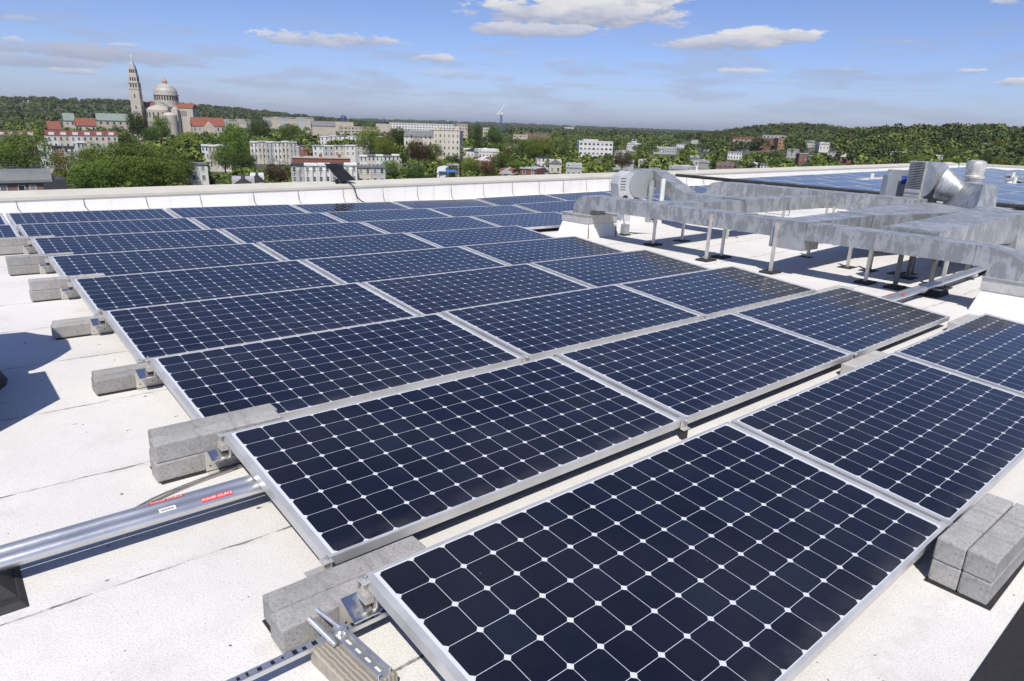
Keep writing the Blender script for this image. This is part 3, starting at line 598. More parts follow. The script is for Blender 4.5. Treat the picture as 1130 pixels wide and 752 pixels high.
# louvered fan, right
g = rise(12)
L = thing('exhaust_fan', 'tall louvered blower with round inlet cone beside the sloped duct', 'fan', (14.05, 3.25, RZ(14)), -.30)
L.scale = (.70, .74, .935)
MB().box(-.35, .38, -.34, .34, 0, .52).build('pedestal', M_WHITE, L, bevel=.01)
hp = [(-.42, .52), (-.42, .62), (-.36, 1.40), (.06, 1.42)]+[(.06+.36*sin(a), 1.06+.36*cos(a)) for a in [RAD(15*q) for q in range(1, 12)]]+[(.20, .52)]
MB().prism([(y, z) for y, z in [(-p[0], p[1]) for p in hp]], 0, -.30, .30).build('housing', mkmetal('bright_galvanised_housing', (.42, .43, .43), (.58, .59, .60), .35, .6, (1, 1, 1), 5), L)
# louvre face looks back along -x
fr_ = MB().box(-.345, -.301, -.10, .36, .56, 1.42).build('louver_frame', M_GALV, L)
for q in range(16): MB().box(-.362, -.348, -.08, .34, .885+.033*q, .902+.033*q).build('louver_blade', M_DUCT, L)
MB().box(-.3475, -.3455, -.08, .34, .87, 1.40).build('louver_recess', M_BLACK, L)
for q in range(3): MB().box(-.372, -.346, -.09, .35, .60+.085*q, .655+.085*q).build('lower_slat', M_GALV, L, bevel=.006)
MB().tube([(.05, -.36, 1.0), (.12, -.55, .93), (.2, -.80, .82)], [.34, .30, .20], 22).build('inlet_cone', M_DUCT, L, smooth=True)
P_ = thing('metal_cabinet', 'plain grey sheet metal cabinet standing left of the louvered blower', 'cabinet', (14.15, 3.86, RZ(14)), -.62)
P_.scale = (.56, .8, .90)
MB().prism([(-.42, .0), (.42, .0), (.42, 1.14), (.30, 1.26), (-.26, 1.26), (-.42, 1.14)], 1, -.10, .12).build('cabinet', flat('blue_grey_sheet_metal', (.40, .44, .47), .35, .45, .08, 3), P_, bevel=.006)
MB().box(.10, .41, -.104, -.1005, .95, 1.14).build('painted_blue_reflection', flat('reflection_blue', (.05, .10, .42), .3, 0, .1, 3), P_)  # blue reflection on the cabinet, painted as a flat patch
mv = thing('mushroom_vent', 'round metal gravity vent with ringed cap beyond the sloped duct', 'vent', (14.95, 2.74, RZ(14.7)))
mv.scale = (.50, .50, .97)
MB().box(-.42, .42, -.42, .42, 0, .80).build('curb', M_DUCT, mv, bevel=.01)
MB().box(-.5, .5, -.5, .5, .80, .86).build('flange', M_TAR, mv)
MB().lathe([(.0, .862), (.27, .862), (.27, .95), (.31, .96), (.31, .99), (.27, 1.0), (.28, 1.05), (.36, 1.06), (.37, 1.10), (.31, 1.12), (.31, 1.18), (.33, 1.20), (.345, 1.34), (.32, 1.39), (.18, 1.42), (0, 1.425)], (0, 0, 0), 32).build('ringed_cap', M_GALV, mv, smooth=True)
# black rail on blocks along the near side of the far array
ra = thing('black_rail', 'long black rail on small blocks running to the parapet before the far array', 'rail', (16.6, 0, 0))
MB().tube([(0, -6, .40), (0, 2, .42), (0, 6, .45), (0, 11.0, .47)], .045, 10).build('rail', M_RUB, ra, smooth=True)
for q in range(5):
    v = 9.2-3.6*q; MB().box(-.09, .09, -.14+v, .14+v, RZ(16.6), .41).build('block', M_RUB, ra)
# small vents in the openings of the far array
for (k_, j) in sorted(skip):
    u = FARU+k_*(PW+.03)+PW/2; v = 10.45-j*(PH+.06)-PH/2
    t = thing('roof_vent', f'white pipe vent in the far array, {ORD[k_]} panel column, {ORD[j]} row from the parapet', 'vent', (u, v, RZ(u)), 0, 'vents in the far array')
    MB().lathe([(.0, 0), (.22, 0), (.12, .12), (.07, .16), (.07, .48), (0, .48)], (0, 0, 0), 14).build('pipe', M_WHITE, t, smooth=True)
t = thing('pipe_prop', 'short slanting white pipe stub on the roof at the right edge', 'pipe', (15.3, 1.3, RZ(15))); MB().tube([(0, 0, 0), (.12, -.1, .42)], .03, 8).build('pipe', M_WHITE, t)
# floodlight on the parapet with its cable
fl = thing('floodlight', 'black floodlight clamped on top of the parapet wall', 'floodlight', (5.72, VP+.18, capf(5.7)+.03), .1)
MB().hexa([(-.20, .10, .38), (.16, .06, .36), (.40, -.10, .07), (.04, -.06, .05)], [(-.20, .16, .41), (.16, .12, .39), (.40, -.04, .10), (.04, .0, .08)]).build('lamp_housing', M_BLACK, fl, bevel=.006)
MB().tube([(.15, .02, 0), (.15, .05, .20)], .02, 8).build('post', M_BLACK, fl)
MB().box(-.03, .03, -.02, .02, -.02, .10).box(.14, .20, -.04, .0, -.02, .06).build('mounting_bracket', M_BLACK, fl)
cable('cable', [(5.92, VP+.06, capf(5.9)+.05), (5.98, VP-.06, capf(5.9)-.02), (6.05, VP-.06, .02), (6.2, VP-.09, -.10), (6.45, VP-.13, -.15), (6.72, VP-.16, -.17)], .012, 'dark cable hanging from the floodlight down the parapet wall')
t = thing('junction_box', 'small grey box at the foot of the parapet below the floodlight', 'electrical box', (6.75, VP-.16, RZ(6))); MB().box(-.06, .06, -.05, .05, 0, .08).build('box', MATS['grey_painted_steel'], t)
t = thing('vent_stack', 'thin white pipe stub on the parapet coping beyond the blower', 'pipe', (18.5, VP+.2, capf(18.5))); MB().tube([(0, 0, 0), (0, 0, .22)], .035, 8).build('pipe', M_WHITE, t)
t = thing('scupper', 'small dark scupper fitting on the parapet foot left of the blower', 'drain fitting', (12.3, VP-.14, RZ(12.3))); MB().box(-.16, .16, -.06, .06, .02, .07).build('hood', M_DUCT, t)
# tarred vent at left picture edge; unseen hood and box shaped to cast shadow
t = thing('roof_vent', 'tar-sealed roof vent at the left picture edge with unseen hood shaped to cast its shadow', 'vent', (-1.06, 3.28, -H))
MB().lathe([(.0, 0), (.385, .0), (.37, .03), (.34, .10), (.33, .16), (.24, .20), (.0, .20)], (0, 0, 0), 20).build('tar_base', M_TAR, t, smooth=True)
MB().lathe([(.0, .2), (.17, .2), (.17, .95), (0, .95)], (0, 0, 0), 24).prism([(-.06, .56), (.07, .54), (.14, .42), (.24, .30), (.285, .16), (.27, -.10), (.17, -.26), (.06, -.40), (-.25, -.5), (-.4, .5)], 2, .951, 1.05).build('hood', M_DUCT, t, smooth=True)  # hood outline follows the wanted roof shadow; stands out of view
MB().box(-.30, .225, -.92, -.34, .0, .72).box(-.2, .14, -.34, -.15, .50, .72).build('shadow_caster_box', M_DUCT, t)

# ------------------------------------------------------------------ level everything that stands on the roof
for o in ROOFTOP:
    o.matrix_basis = M @ o.matrix_basis

# ------------------------------------------------------------------ the town beyond, in the level world
CZ = CAMP.z; G0 = CZ-25.0
L3 = LEVEL.to_3x3()
def raydir(x, y): return (L3 @ (F0+(x-565)/FPX*R0-(y-376)/FPX*U0)).normalized()
def yh(x): return 119.2+.032*x
def azdir(x):
    d = raydir(x, yh(x)); return Vector((d.x, d.y, 0)).normalized()
def bump(x, y, cx, cy, r, h):
    q = ((x-cx)**2+(y-cy)**2)/(r*r); return h*math.exp(-q)
HB = []
def hill(px, d, r, h):
    a = azdir(px); HB.append((CAMP.x+a.x*d, CAMP.y+a.y*d, r, h))
for h_ in ((-60,2300,560,21),(120,2400,500,28),(270,2500,330,16),(340,2700,200,1),(850,1500,120,9),(900,1500,170,24),(1000,1350,150,4),(1100,760,150,12),(960,820,110,8),(1250,800,200,12),(560,7500,1500,15),(450,8500,1300,14),(720,9000,1300,3)): hill(*h_)
def TZ(x, y):
    return G0+sum(bump(x, y, *b) for b in HB)+1.2*mnoise.noise(Vector((x*.004, y*.004, 0)))
def at(px, d, y=None):
    a = azdir(px); x, yy = CAMP.x+a.x*d, CAMP.y+a.y*d
    return Vector((x, yy, TZ(x, yy)))
def ztop(px, ypx, d): return CZ-(ypx-yh(px))/FPX*d*1.0/ (cos(atan2(px-565, FPX)) if False else 1.0)*hypot(1, 0)
def hcam(px, ypx, d):
    "height of the point seen at pixel (px, ypx) at ground distance d"
    r = raydir(px, ypx); return CZ+d*r.z/hypot(r.x, r.y)
def pxw(px, wpx, d):
    a = raydir(px-wpx/2, yh(px)); b = raydir(px+wpx/2, yh(px)); return d*abs(atan2(a.x, a.y)-atan2(b.x, b.y))
def facing(px): a = azdir(px); return -atan2(a.x, a.y)          # object x axis to the right, y axis away
# ground sheet (polar grid)
m = MB(); rings = [24, 60, 120, 200]+[260*1.07**i for i in range(61)]; NA = 220
for r in rings:
    for j in range(NA):
        a = 2*pi*j/NA; x, y = CAMP.x+r*cos(a), CAMP.y+r*sin(a); m.v.append((x, y, TZ(x, y)))
for i in range(len(rings)-1):
    for j in range(NA): m.f.append((i*NA+j, (i+1)*NA+j, (i+1)*NA+(j+1) % NA, i*NA+(j+1) % NA))
m.f.append(tuple(range(NA)))
k = NT('town_ground'); f = k.noise(.02, 6, .65); g2 = k.noise(.15, 4, .6)
c = k.mix(k.rng(f, .4, .6), (.040, .052, .022), (.075, .085, .040)); c = k.mix(k.rng(g2, .54, .60), c, (.16, .155, .15)); k.set(c, .9)
o = m.build('ground', k.m, smooth=True); o['kind'] = 'structure'

# --- foliage
def leaf_mat(name, dark, light, hue=.5):
    k = NT(name); oi = k.n('ShaderNodeObjectInfo'); n1 = k.noise(.35, 3, .6); n2 = k.noise(2.2, 3, .7); 
    geo = k.n('ShaderNodeNewGeometry'); rnd = geo.outputs['Random Per Island']
    c = k.mix(k.rng(k.m_('ADD', k.m_('MULTIPLY', n1, .5), k.m_('MULTIPLY', n2, .5)), .38, .62), dark, light)
    hs = k.n('ShaderNodeHueSaturation'); k.l(c, hs.inputs['Color'])
    k.l(k.m_('ADD', k.rng(oi.outputs['Random'], 0, 1, .72, 1.28), k.rng(rnd, 0, 1, -.18, .18)), hs.inputs['Value']); k.l(k.rng(oi.outputs['Random'], 0, 1, .475, .515), hs.inputs['Hue'])
    k.set(hs.outputs[0], .6, 0, .25)
    tr = k.n('ShaderNodeBsdfTranslucent'); k.l(hs.outputs[0], tr.inputs['Color']); mx = k.n('ShaderNodeMixShader'); mx.inputs[0].default_value = .25
    k.l(k.b.outputs[0], mx.inputs[1]); k.l(tr.outputs[0], mx.inputs[2]); k.l(mx.outputs[0], k.t.nodes['Material Output'].inputs[0]); return k.m
M_L1 = leaf_mat('green_foliage', (.080, .135, .022), (.21, .275, .050))
M_L2 = leaf_mat('deep_green_foliage', (.050, .088, .022), (.130, .180, .042))
M_L3 = leaf_mat('yellow_green_foliage', (.125, .165, .024), (.27, .295, .055))
M_L4 = leaf_mat('russet_foliage', (.075, .055, .022), (.15, .115, .045))
M_BARK = flat('grey_bark', (.13, .11, .09), .9, 0, .3, 3)
def rvec(rg):
    z = rg.uniform(-1, 1); a = rg.uniform(0, 2*pi); q = math.sqrt(1-z*z); return Vector((q*cos(a), q*sin(a), z))
def crown_mesh(name, seed, nclump, nleaf, leaf, shape=(1, 1, 1), lo=.28, irr=.35):
    """unit tree: total height 1, crown radius about .42; leaf quads spread over lumpy clumps"""
    rg = random.Random(seed); V = []; F = []; cl = []
    for i in range(nclump):
        d = rvec(rg); rr_ = rg.uniform(.35, 1)**.6
        c = Vector((d.x*.32*shape[0]*rr_, d.y*.32*shape[1]*rr_, .62+d.z*.29*shape[2]*rr_)); c.z = max(c.z, lo+.06)
        cl.append((c, rg.uniform(.09, .17)*(1+irr*rg.uniform(-.6, .6))))
    for c, r in cl:
        for q in range(nleaf):
            d = rvec(rg)
            if d.z < -.5 and rg.random() < .6: d.z = -d.z
            p = c+d*r*rg.uniform(.70, 1.06); nrm = (d*.55+rvec(rg)*.8+Vector((0, 0, .25))).normalized()
            a = nrm.orthogonal().normalized(); a.rotate(Matrix.Rotation(rg.uniform(0, 2*pi), 3, nrm)); b = nrm.cross(a)
            s_ = leaf*rg.uniform(.6, 1.35); o_ = len(V)
            V += [p+a*s_, p+b*s_*.8, p-a*s_, p-b*s_*.8]; F.append((o_, o_+1, o_+2, o_+3))
    me = bpy.data.meshes.new(name); me.from_pydata([tuple(v) for v in V], [], F); return me
def trunk_mesh(seed):
    rg = random.Random(seed); m = MB(); m.tube([(0, 0, 0), (.01, 0, .2), (0, .01, .42), (.01, 0, .7)], [.03, .022, .016, .006], 7)
    for q in range(6):
        a = q*1.05+rg.uniform(-.3, .3); z = .30+.05*q; m.tube([(0, 0, z), (.10*cos(a), .10*sin(a), z+.10), (.22*cos(a), .22*sin(a), z+.20)], [.013, .008, .003], 5)
    me = m.mesh('trunk'); me.materials.append(M_BARK); return me
TRK = [trunk_mesh(1), trunk_mesh(2)]
KINDS = {}
def kind(nm, mat, *a, **k_):
    me = crown_mesh('crown', *a, **k_); me.materials.append(mat); KINDS[nm] = me
kind('broad', M_L1, 17, 70, 190, .0105, shape=(1.12, 1.12, 1.45), lo=.02); kind('near_a', M_L1, 11, 46, 190, .0115); kind('near_b', M_L3, 12, 38, 190, .0115, shape=(1, 1, .95)); kind('near_c', M_L2, 13, 46, 190, .0115); kind('near_d', M_L4, 14, 34, 170, .012)
kind('tall', M_L1, 15, 50, 190, .0105, shape=(.8, .8, 1.15)); kind('poplar', M_L2, 16, 44, 170, .010, shape=(.42, .42, 1.3), lo=.12)
kind('far_a', M_L1, 21, 26, 75, .021); kind('far_b', M_L2, 22, 26, 75, .021); kind('far_c', M_L3, 23, 24, 75, .021); kind('far_d', M_L2, 24, 26, 75, .02, shape=(.8, .8, 1.15)); kind('far_e', M_L4, 25, 22, 65, .021)
TREES = []
def tree(px, d, h, wide, knd, label, name='leafy_tree', group=None):
    p = at(px, d); o = thing(name, label, 'tree', p, random.Random(px*7+d).uniform(0, 6.28), group, roof=False)
    o.scale = (h*wide, h*wide, h)
    mkobj('crown', KINDS[knd], o); mkobj('trunk', TRK[int(d) % 2], o); TREES.append((px, d, h, wide)); return o
def tpx(px, ytop, d, wide, knd, label, group=None):
    z = hcam(px, ytop, d)-at(px, d).z; return tree(px, d, max(6, z*1.03), wide, knd, label, group=group)
NG = 'large trees close below the roof'
tpx(18, 150, 300, 1.35, 'broad', 'bushy green tree at the left picture edge below the red-roofed row houses', NG)
for (x, y, d, w, kn, la) in ((75, 172, 238, 1.5, 'broad', 'leftmost of the broad green trees crowding above the parapet'), (108, 164, 246, 1.5, 'broad', 'tall broad green tree rising above the parapet, second from the left of its clump'),
    (138, 163, 242, 1.5, 'broad', 'light green broad tree in the middle of the clump above the parapet'), (165, 166, 250, 1.4, 'broad', 'broad green tree at the right of the clump above the parapet'),
    (190, 172, 262, 1.3, 'broad', 'yellowish green tree at the right end of the clump above the parapet'),
    (92, 181, 228, 1.7, 'broad', 'low spreading green tree at the front left of the clump above the parapet'), (122, 177, 232, 1.7, 'broad', 'low spreading green tree at the front centre of the clump above the parapet'), (152, 178, 230, 1.7, 'broad', 'low spreading green tree at the front right of the clump above the parapet'), (178, 186, 236, 1.6, 'broad', 'lowest green tree at the front right end of the clump above the parapet'),
    (150, 123, 560, .75, 'near_c', 'tall dark tree in front of the bell tower foot'), (176, 127, 570, .8, 'near_a', 'tall green tree just below the dome, left part'), (165, 140, 470, 1., 'near_c', 'dark green tree between the red-roofed houses and the church'),
    (206, 145, 400, 1.1, 'near_b', 'yellow-green tree left of the white row houses'), (192, 152, 420, 1.1, 'near_a', 'green tree behind the yellow-green one near the white row houses'),
    (256, 139, 335, .95, 'tall', 'tall open tree standing alone before the white row houses'), (243, 160, 300, 1.0, 'near_a', 'small green tree left of the tall open tree'), (268, 168, 300, 1., 'near_c', 'dark small tree right of the tall open tree'),
    (301, 177, 245, 1.1, 'near_d', 'round russet tree above the parapet by the grey-roofed house'), (285, 131, 640, 1.2, 'near_c', 'dark tree behind the white row houses'), (318, 136, 640, 1.2, 'near_a', 'green tree right of the dark one behind the white row houses'),
    (408, 138, 420, 1., 'near_b', 'bright green tree left of the stone school building'), (425, 150, 380, 1., 'near_b', 'yellow-green tree below the bright one left of the stone building'), (440, 140, 520, .95, 'near_c', 'dark tree behind the bright green trees left of the stone building'),
    (462, 153, 360, 1.1, 'near_d', 'olive brown tree in front of the stone building'), (478, 158, 370, 1., 'near_a', 'green tree against the left face of the stone building'), (430, 176, 270, 1.1, 'near_a', 'low spreading tree above the parapet left of centre'),
    (458, 182, 262, 1.1, 'near_c', 'low dark tree above the parapet near the blue awning'), (500, 170, 330, 1., 'near_c', 'small dark tree at the foot of the stone building'), (527, 140, 520, .8, 'poplar', 'dark pointed tree right of the stone building'),
    (545, 141, 620, 1.2, 'near_c', 'dark tree below the tower crane'), (520, 172, 300, 1.1, 'near_b', 'yellow-green tree right of the stone building'), (556, 168, 330, 1.2, 'near_a', 'green tree right of the small white house'), (540, 176, 290, 1., 'near_d', 'brownish tree above the parapet right of centre'),
    (583, 154, 420, 1.3, 'near_a', 'broad green tree before the far brick block'), (600, 150, 430, 1.3, 'near_b', 'bright broad tree at the centre of the horizon'), (690, 165, 380, 1.1, 'near_d', 'rust coloured tree right of the white office building')):
    tpx(x, y, d, w, kn, la, NG)

# --- building pieces
M_BW = flat('white_wall', (.66, .65, .62), .7, 0, .08, .3); M_CR = flat('cream_wall', (.55, .50, .42), .7, 0, .08, .3); M_BE = flat('beige_stone', (.48, .42, .34), .8, 0, .12, .2)
M_BR = flat('red_brick', (.22, .085, .06), .8, 0, .2, .6); M_BRN = flat('brown_brick', (.20, .13, .10), .8, 0, .15, .6); M_RR = flat('red_tile_roof', (.23, .075, .045), .8, 0, .18, .5); M_MR = flat('maroon_mansard', (.17, .045, .045), .7, 0, .15, .5)
M_GR = flat('grey_roof', (.17, .175, .18), .7, 0, .15, .5); M_DR = flat('dark_roof', (.05, .05, .055), .8, 0, .2, .5); M_GN = flat('green_copper_roof', (.20, .25, .215), .6, 0, .15, .4); M_WIN = flat('dark_window_glass', (.025, .03, .04), .15, 0, .3, .5)
kw = NT('dark_window_glass_varied'); ow = kw.n('ShaderNodeObjectInfo'); kw.set(kw.mix(kw.rng(ow.outputs['Random'], .35, 1), (.03, .035, .045), (.26, .26, .25)), .2); M_WIN = kw.m
M_TR = flat('white_trim', (.75, .75, .73), .6, 0, .05, 1); M_LG = flat('pale_grey_wall', (.42, .42, .41), .7, 0, .1, .4)
WINCACHE = {}
def win(par_, x, z, w, h, y=-.02, mat=None, nm='window', frame=True):
    mat = mat or M_WIN
    key = (round(w, 2), round(h, 2), mat.name)
    if key not in WINCACHE:
        a = MB().box(-w/2, w/2, -.03, .02, 0, h).mesh('window'); a.materials.append(mat)
        t = .09; f = MB().box(-w/2-t, w/2+t, -.09, .0, -t*1.6, 0).box(-w/2-t, w/2+t, -.07, .0, h, h+t).box(-w/2-t, -w/2, -.06, .0, 0, h).box(w/2, w/2+t, -.06, .0, 0, h).box(-w/2, w/2, -.05, -.032, h*.48, h*.48+.06).mesh('frame'); f.materials.append(M_TR)
        WINCACHE[key] = (a, f)
    a, f = WINCACHE[key]
    o = mkobj(nm, a, par_, loc=(x, y, z))
    if frame: mkobj('frame', f, o)
    return o
def bld(name, label, px, d, rz=0., group=None, cat='building', z=None):
    p = at(px, d); 
    if z is not None: p.z = z
    return thing(name, label, cat, p, facing(px)+rz, group, roof=False)
def row_house(px, wpx, ytop, d, wall, roofm, label, group, storeys=3, style='flat', bay=False, rz=0., wcol=None, depth=10):
    w = pxw(px, wpx, d); b = bld('row_house', label, px, d, rz, group, 'house'); h = hcam(px, ytop, d)-b.location.z
    hw = h-2.6 if style == 'mansard' else h-.4
    MB().box(-w/2+.02, w/2-.02, 0, depth, 0, hw).build('wall', wall, b)
    if style == 'mansard':
        r = MB().prism([(-.15, hw+.002), (1.3, h), (depth-.5, h), (depth, hw+.002)], 0, -w/2+.02, w/2-.02).build('mansard_roof', roofm, b)
        for x in ((-.27*w, .27*w) if w > 6 else (0,)):
            dm = MB().box(x-1.2, x+1.2, -.05, 1.4, hw+.5, hw+1.9).build('dormer', M_TR, r)
    elif style == 'gable':
        MB().prism([(-w/2-.3, hw-1.8), (w/2+.3, hw-1.8), (0, h)], 1, -.3, depth).build('gable_roof', roofm, b)
    else:
        MB().box(-w/2, w/2, -.35, .3, hw-.25, hw+.35).box(-w/2+.02, w/2-.02, .3, depth, hw+.001, hw+.1).build('cornice', roofm, b)
    if bay:
        bb = MB().prism([(-w*.30, -.0), (-w*.20, -.9), (w*.12, -.9), (w*.22, 0)], 2, 0, hw*.86).build('bay', wall, b)
    n = max(2, int(w/2.3)); sh = 3.1
    for s_ in range(storeys):
        z = hw-1.9-s_*sh
        if z < 1 or style == 'gable' and s_ == 0 and False: break
        for q in range(n):
            x = -w/2+w*(q+.5)/n; win(b, x, z-.2, min(1.0, w/n*.45), 1.5, y=-.04 if not bay or x > w*.15 or x < -w*.25 else -.95)
    return b
rg = random.Random(21)
# left red-mansard blocks
rh = 'red-roofed row houses'
for i in range(2):
    row_house(2+21*i, 20.5, 144.5, 440, (M_CR, M_BRN)[i % 2] if i else M_BRN, M_MR, f'row house with maroon mansard roof at the left picture edge, {ORD[i]} from the left', rh, 3, 'mansard', rz=.10)
for i in range(6):
    row_house(52+13.4*i, 13.3, 144.3+.1*i, 430, (M_BW, M_CR, M_BW, M_CR, M_CR, M_CR)[i], M_MR, f'house with maroon mansard and white dormer, {ORD[i]} from the left in the long red-roofed row', rh, 3, 'mansard', rz=.08)
# white and brick houses in front
for i, (x, w, mt, yt) in enumerate(((44, 11, M_BW, 158), (56, 12, M_BR, 161), (69, 13, M_BW, 161.5), (83, 9, M_LG, 156), (37, 6, M_BW, 156))):
    row_house(x, w, yt, 330, mt, (M_TR, M_DR, M_DR, M_TR, M_TR)[i], f'{("white", "brick", "white", "grey", "narrow white")[i]} row house below the maroon roofs, {("left", "brick-fronted one", "right of the brick one", "rightmost, plain walled", "leftmost and narrow")[i]}', 'row houses below the maroon roofs', 3)
b = bld('brick_house', 'brown brick building with rounded grey roof and white windows above the parapet at far left', 12, 170, .05, None, 'house'); w = pxw(12, 62, 170); h = hcam(12, 190, 170)-b.location.z
MB().box(-w/2, w/2, 0, 9, 0, h-2.1).build('wall', M_BRN, b); MB().prism([(-.5, h-2.1), (-.45, h-1.6), (0, h-.9), (1.2, h-.25), (3, h), (9, h), (9.3, h-2.1)], 0, -w/2-.2, w/2+.2).build('roof', M_GR, b)
for x in (-3.6, -2.4+1.7, .9+.3, -.2+5.5): win(b, x, h-4.6, 1.0, 1.9)
MB().box(w/2-1.5, w/2+2.6, -.4, 7, 0, h-1.6).build('side_wing', M_DR, b)
# white row house groups
def rowset(x0, x1, yt, d, n, mats, roofs, tagl, group, storeys=3, bay=False, rz=0., style='flat', drop=0):
    for i in range(n):
        x = x0+(x1-x0)*(i+.5)/n
        row_house(x, (x1-x0)/n*.985, yt+drop*i+rg.uniform(-.5, .5), d+rg.uniform(-.5, .5)*0, mats[i % len(mats)], roofs[i % len(roofs)], f'{tagl}, {ORD[i]} from the left', group, storeys, bay=bay, rz=rz, style=style)
rowset(218, 250, 160, 337, 4, (M_BW, M_CR, M_BW), (M_TR,), 'cream white row house left of the tall open tree', 'white houses behind the open tree', 3)
rowset(273, 326, 156, 400, 6, (M_BW, M_CR, M_LG), (M_TR, M_LG), 'white row house right of the tall open tree', 'white houses right of the open tree', 3, True)
rowset(316, 352, 161, 470, 3, (M_LG, M_BR, M_BR), (M_TR, M_GR), 'small house with brick neighbours behind the front row', 'houses around the brick pair', 3)
rowset(352, 422, 150, 560, 7, (M_BW, M_CR, M_BW), (M_TR, M_TR, M_GR), 'white house in the stepped upper row behind the front houses', 'stepped upper row of white houses', 3, True)
rowset(343, 415, 160, 430, 6, (M_BW, M_LG, M_CR), (M_LG, M_TR), 'pale house in the middle row below the stepped white houses', 'middle row of pale houses', 2)
b = bld('brick_building', 'long low red brick block with flat roof above the white front houses', 352, 275, 0, None); w = pxw(352, 66, 275); h = hcam(352, 173.5, 275)-b.location.z
MB().box(-w/2, w/2, 0, 12, 0, h-.5).build('wall', M_BR, b); MB().box(-w/2-.2, w/2+.2, -.25, .3, h-.5, h).box(-w/2, w/2, .3, 12, h-.499, h-.3).build('parapet', M_BE, b)
for q in range(3): MB().box(-w/2+3+7*q, -w/2+4.2+7*q, 2, 3, h-.3, h+1.0).build('chimney', M_BR, b)
rowset(395, 440, 171, 330, 5, (M_BW, M_CR, M_BW), (M_TR, M_GR), 'low white house under the trees left of the stone building', 'low houses under the trees', 2)
rowset(150, 200, 152, 500, 5, (M_CR, M_BW), (M_RR, M_GR), 'pale house half hidden by the tall trees below the bell tower', 'houses below the bell tower', 2, style='gable')
rowset(317, 392, 181, 235, 5, (M_LG, M_BW, M_BW), (M_DR, M_TR, M_TR), 'grey white row house with bay windows just above the parapet', 'front row of grey white houses', 3, True)
rowset(392, 424, 183, 240, 2, (M_CR, M_LG), (M_GR,), 'plain pale house at the right end of the front row', 'front row of grey white houses', 2)
hs_ = row_house(212, 22, 180, 262, M_BW, M_GR, 'white porch house with grey roof between the green trees above the parapet', None, 2, 'flat')
hs_ = row_house(278, 16, 192, 215, M_BW, M_DR, 'little white gabled dormer house peeping over the parapet left of the russet tree', None, 2, 'gable')
hs_ = row_house(262, 26, 196, 205, M_LG, M_DR, 'dark roofed house barely showing over the parapet', None, 1, 'gable')
# small gabled houses in the trees
GH = 'houses among the trees'; EXTRA = []
for i, (x, w, y, d, mt, rf, la) in enumerate(((540, 24, 164, 455, M_BW, M_TR, 'white gabled house right of the stone building'), (570, 16, 162, 520, M_CR, M_LG, 'cream house by the green trees right of centre'), (615, 14, 176, 300, M_CR, M_GR, 'small beige house above the parapet at mid right'),
    (636, 18, 180, 300, M_LG, M_LG, 'pale flat house with white things before it'), (655, 20, 176, 330, M_LG, M_GR, 'grey house left of the rust coloured tree'), (722, 30, 176, 330, M_CR, M_LG, 'low cream building with pale roof right of the rust coloured tree'),
    (835, 12, 179, 330, M_BW, M_DR, 'white house with dark porch above the parapet by the far array'), (848, 8, 181, 330, M_BW, M_GR, 'narrow white house beside the dark porch house'), (700, 14, 158, 600, M_BW, M_LG, 'white house among trees right of the white offices'),
    (736, 26, 162, 620, M_LG, M_LG, 'long grey building half hidden in trees'), (782, 12, 160, 700, M_CR, M_GR, 'cream house left of the brick college'), (893, 14, 155, 620, M_CR, M_GR, 'cream house right of the brick college'),
    (912, 12, 157, 600, M_BW, M_LG, 'white house on the slope below the right hill'), (925, 16, 167, 480, M_LG, M_GR, 'grey house below the right hill'), (905, 12, 172, 420, M_CR, M_GR, 'beige house low on the right slope'), (1010, 12, 160, 520, M_BW, M_TR, 'white roofed house among the right trees'),
    (982, 10, 169, 430, M_BW, M_LG, 'white house wall gleaming between the right trees'), (1090, 8, 158, 560, M_BW, M_LG, 'tiny white house among the trees at far right'), (770, 10, 172, 380, M_LG, M_GR, 'grey shed in the trees above the blower'),
    (500, 14, 181, 270, M_LG, M_LG, 'grey house above the parapet behind the blue awning'), (487, 10, 184, 262, M_BW, M_TR, 'white house with blue awning above the parapet'), (560, 16, 186, 262, M_BR, M_LG, 'brick house with pale gable over the parapet'), (585, 20, 185, 265, M_BR, M_LG, 'second brick house with pale gable over the parapet'), (602, 12, 184, 270, M_LG, M_DR, 'grey gabled house over the parapet beside the brick ones'),
    (95, 132, 1, 1, None, None, ''))):
    if mt is None: continue
    hw_ = 7.0+rg.uniform(0, 2.5); best = min((abs(hcam(x, y, q_)-TZ(*at(x, q_).xy)-hw_), q_) for q_ in range(205, 1400, 8)); d = best[1]
    hh_ = row_house(x, w, y, d, mt, rf, la, GH, 2, 'gable' if i % 3 != 1 else 'flat', rz=rg.uniform(-.35, .35))
XH = []
rx = random.Random(77)
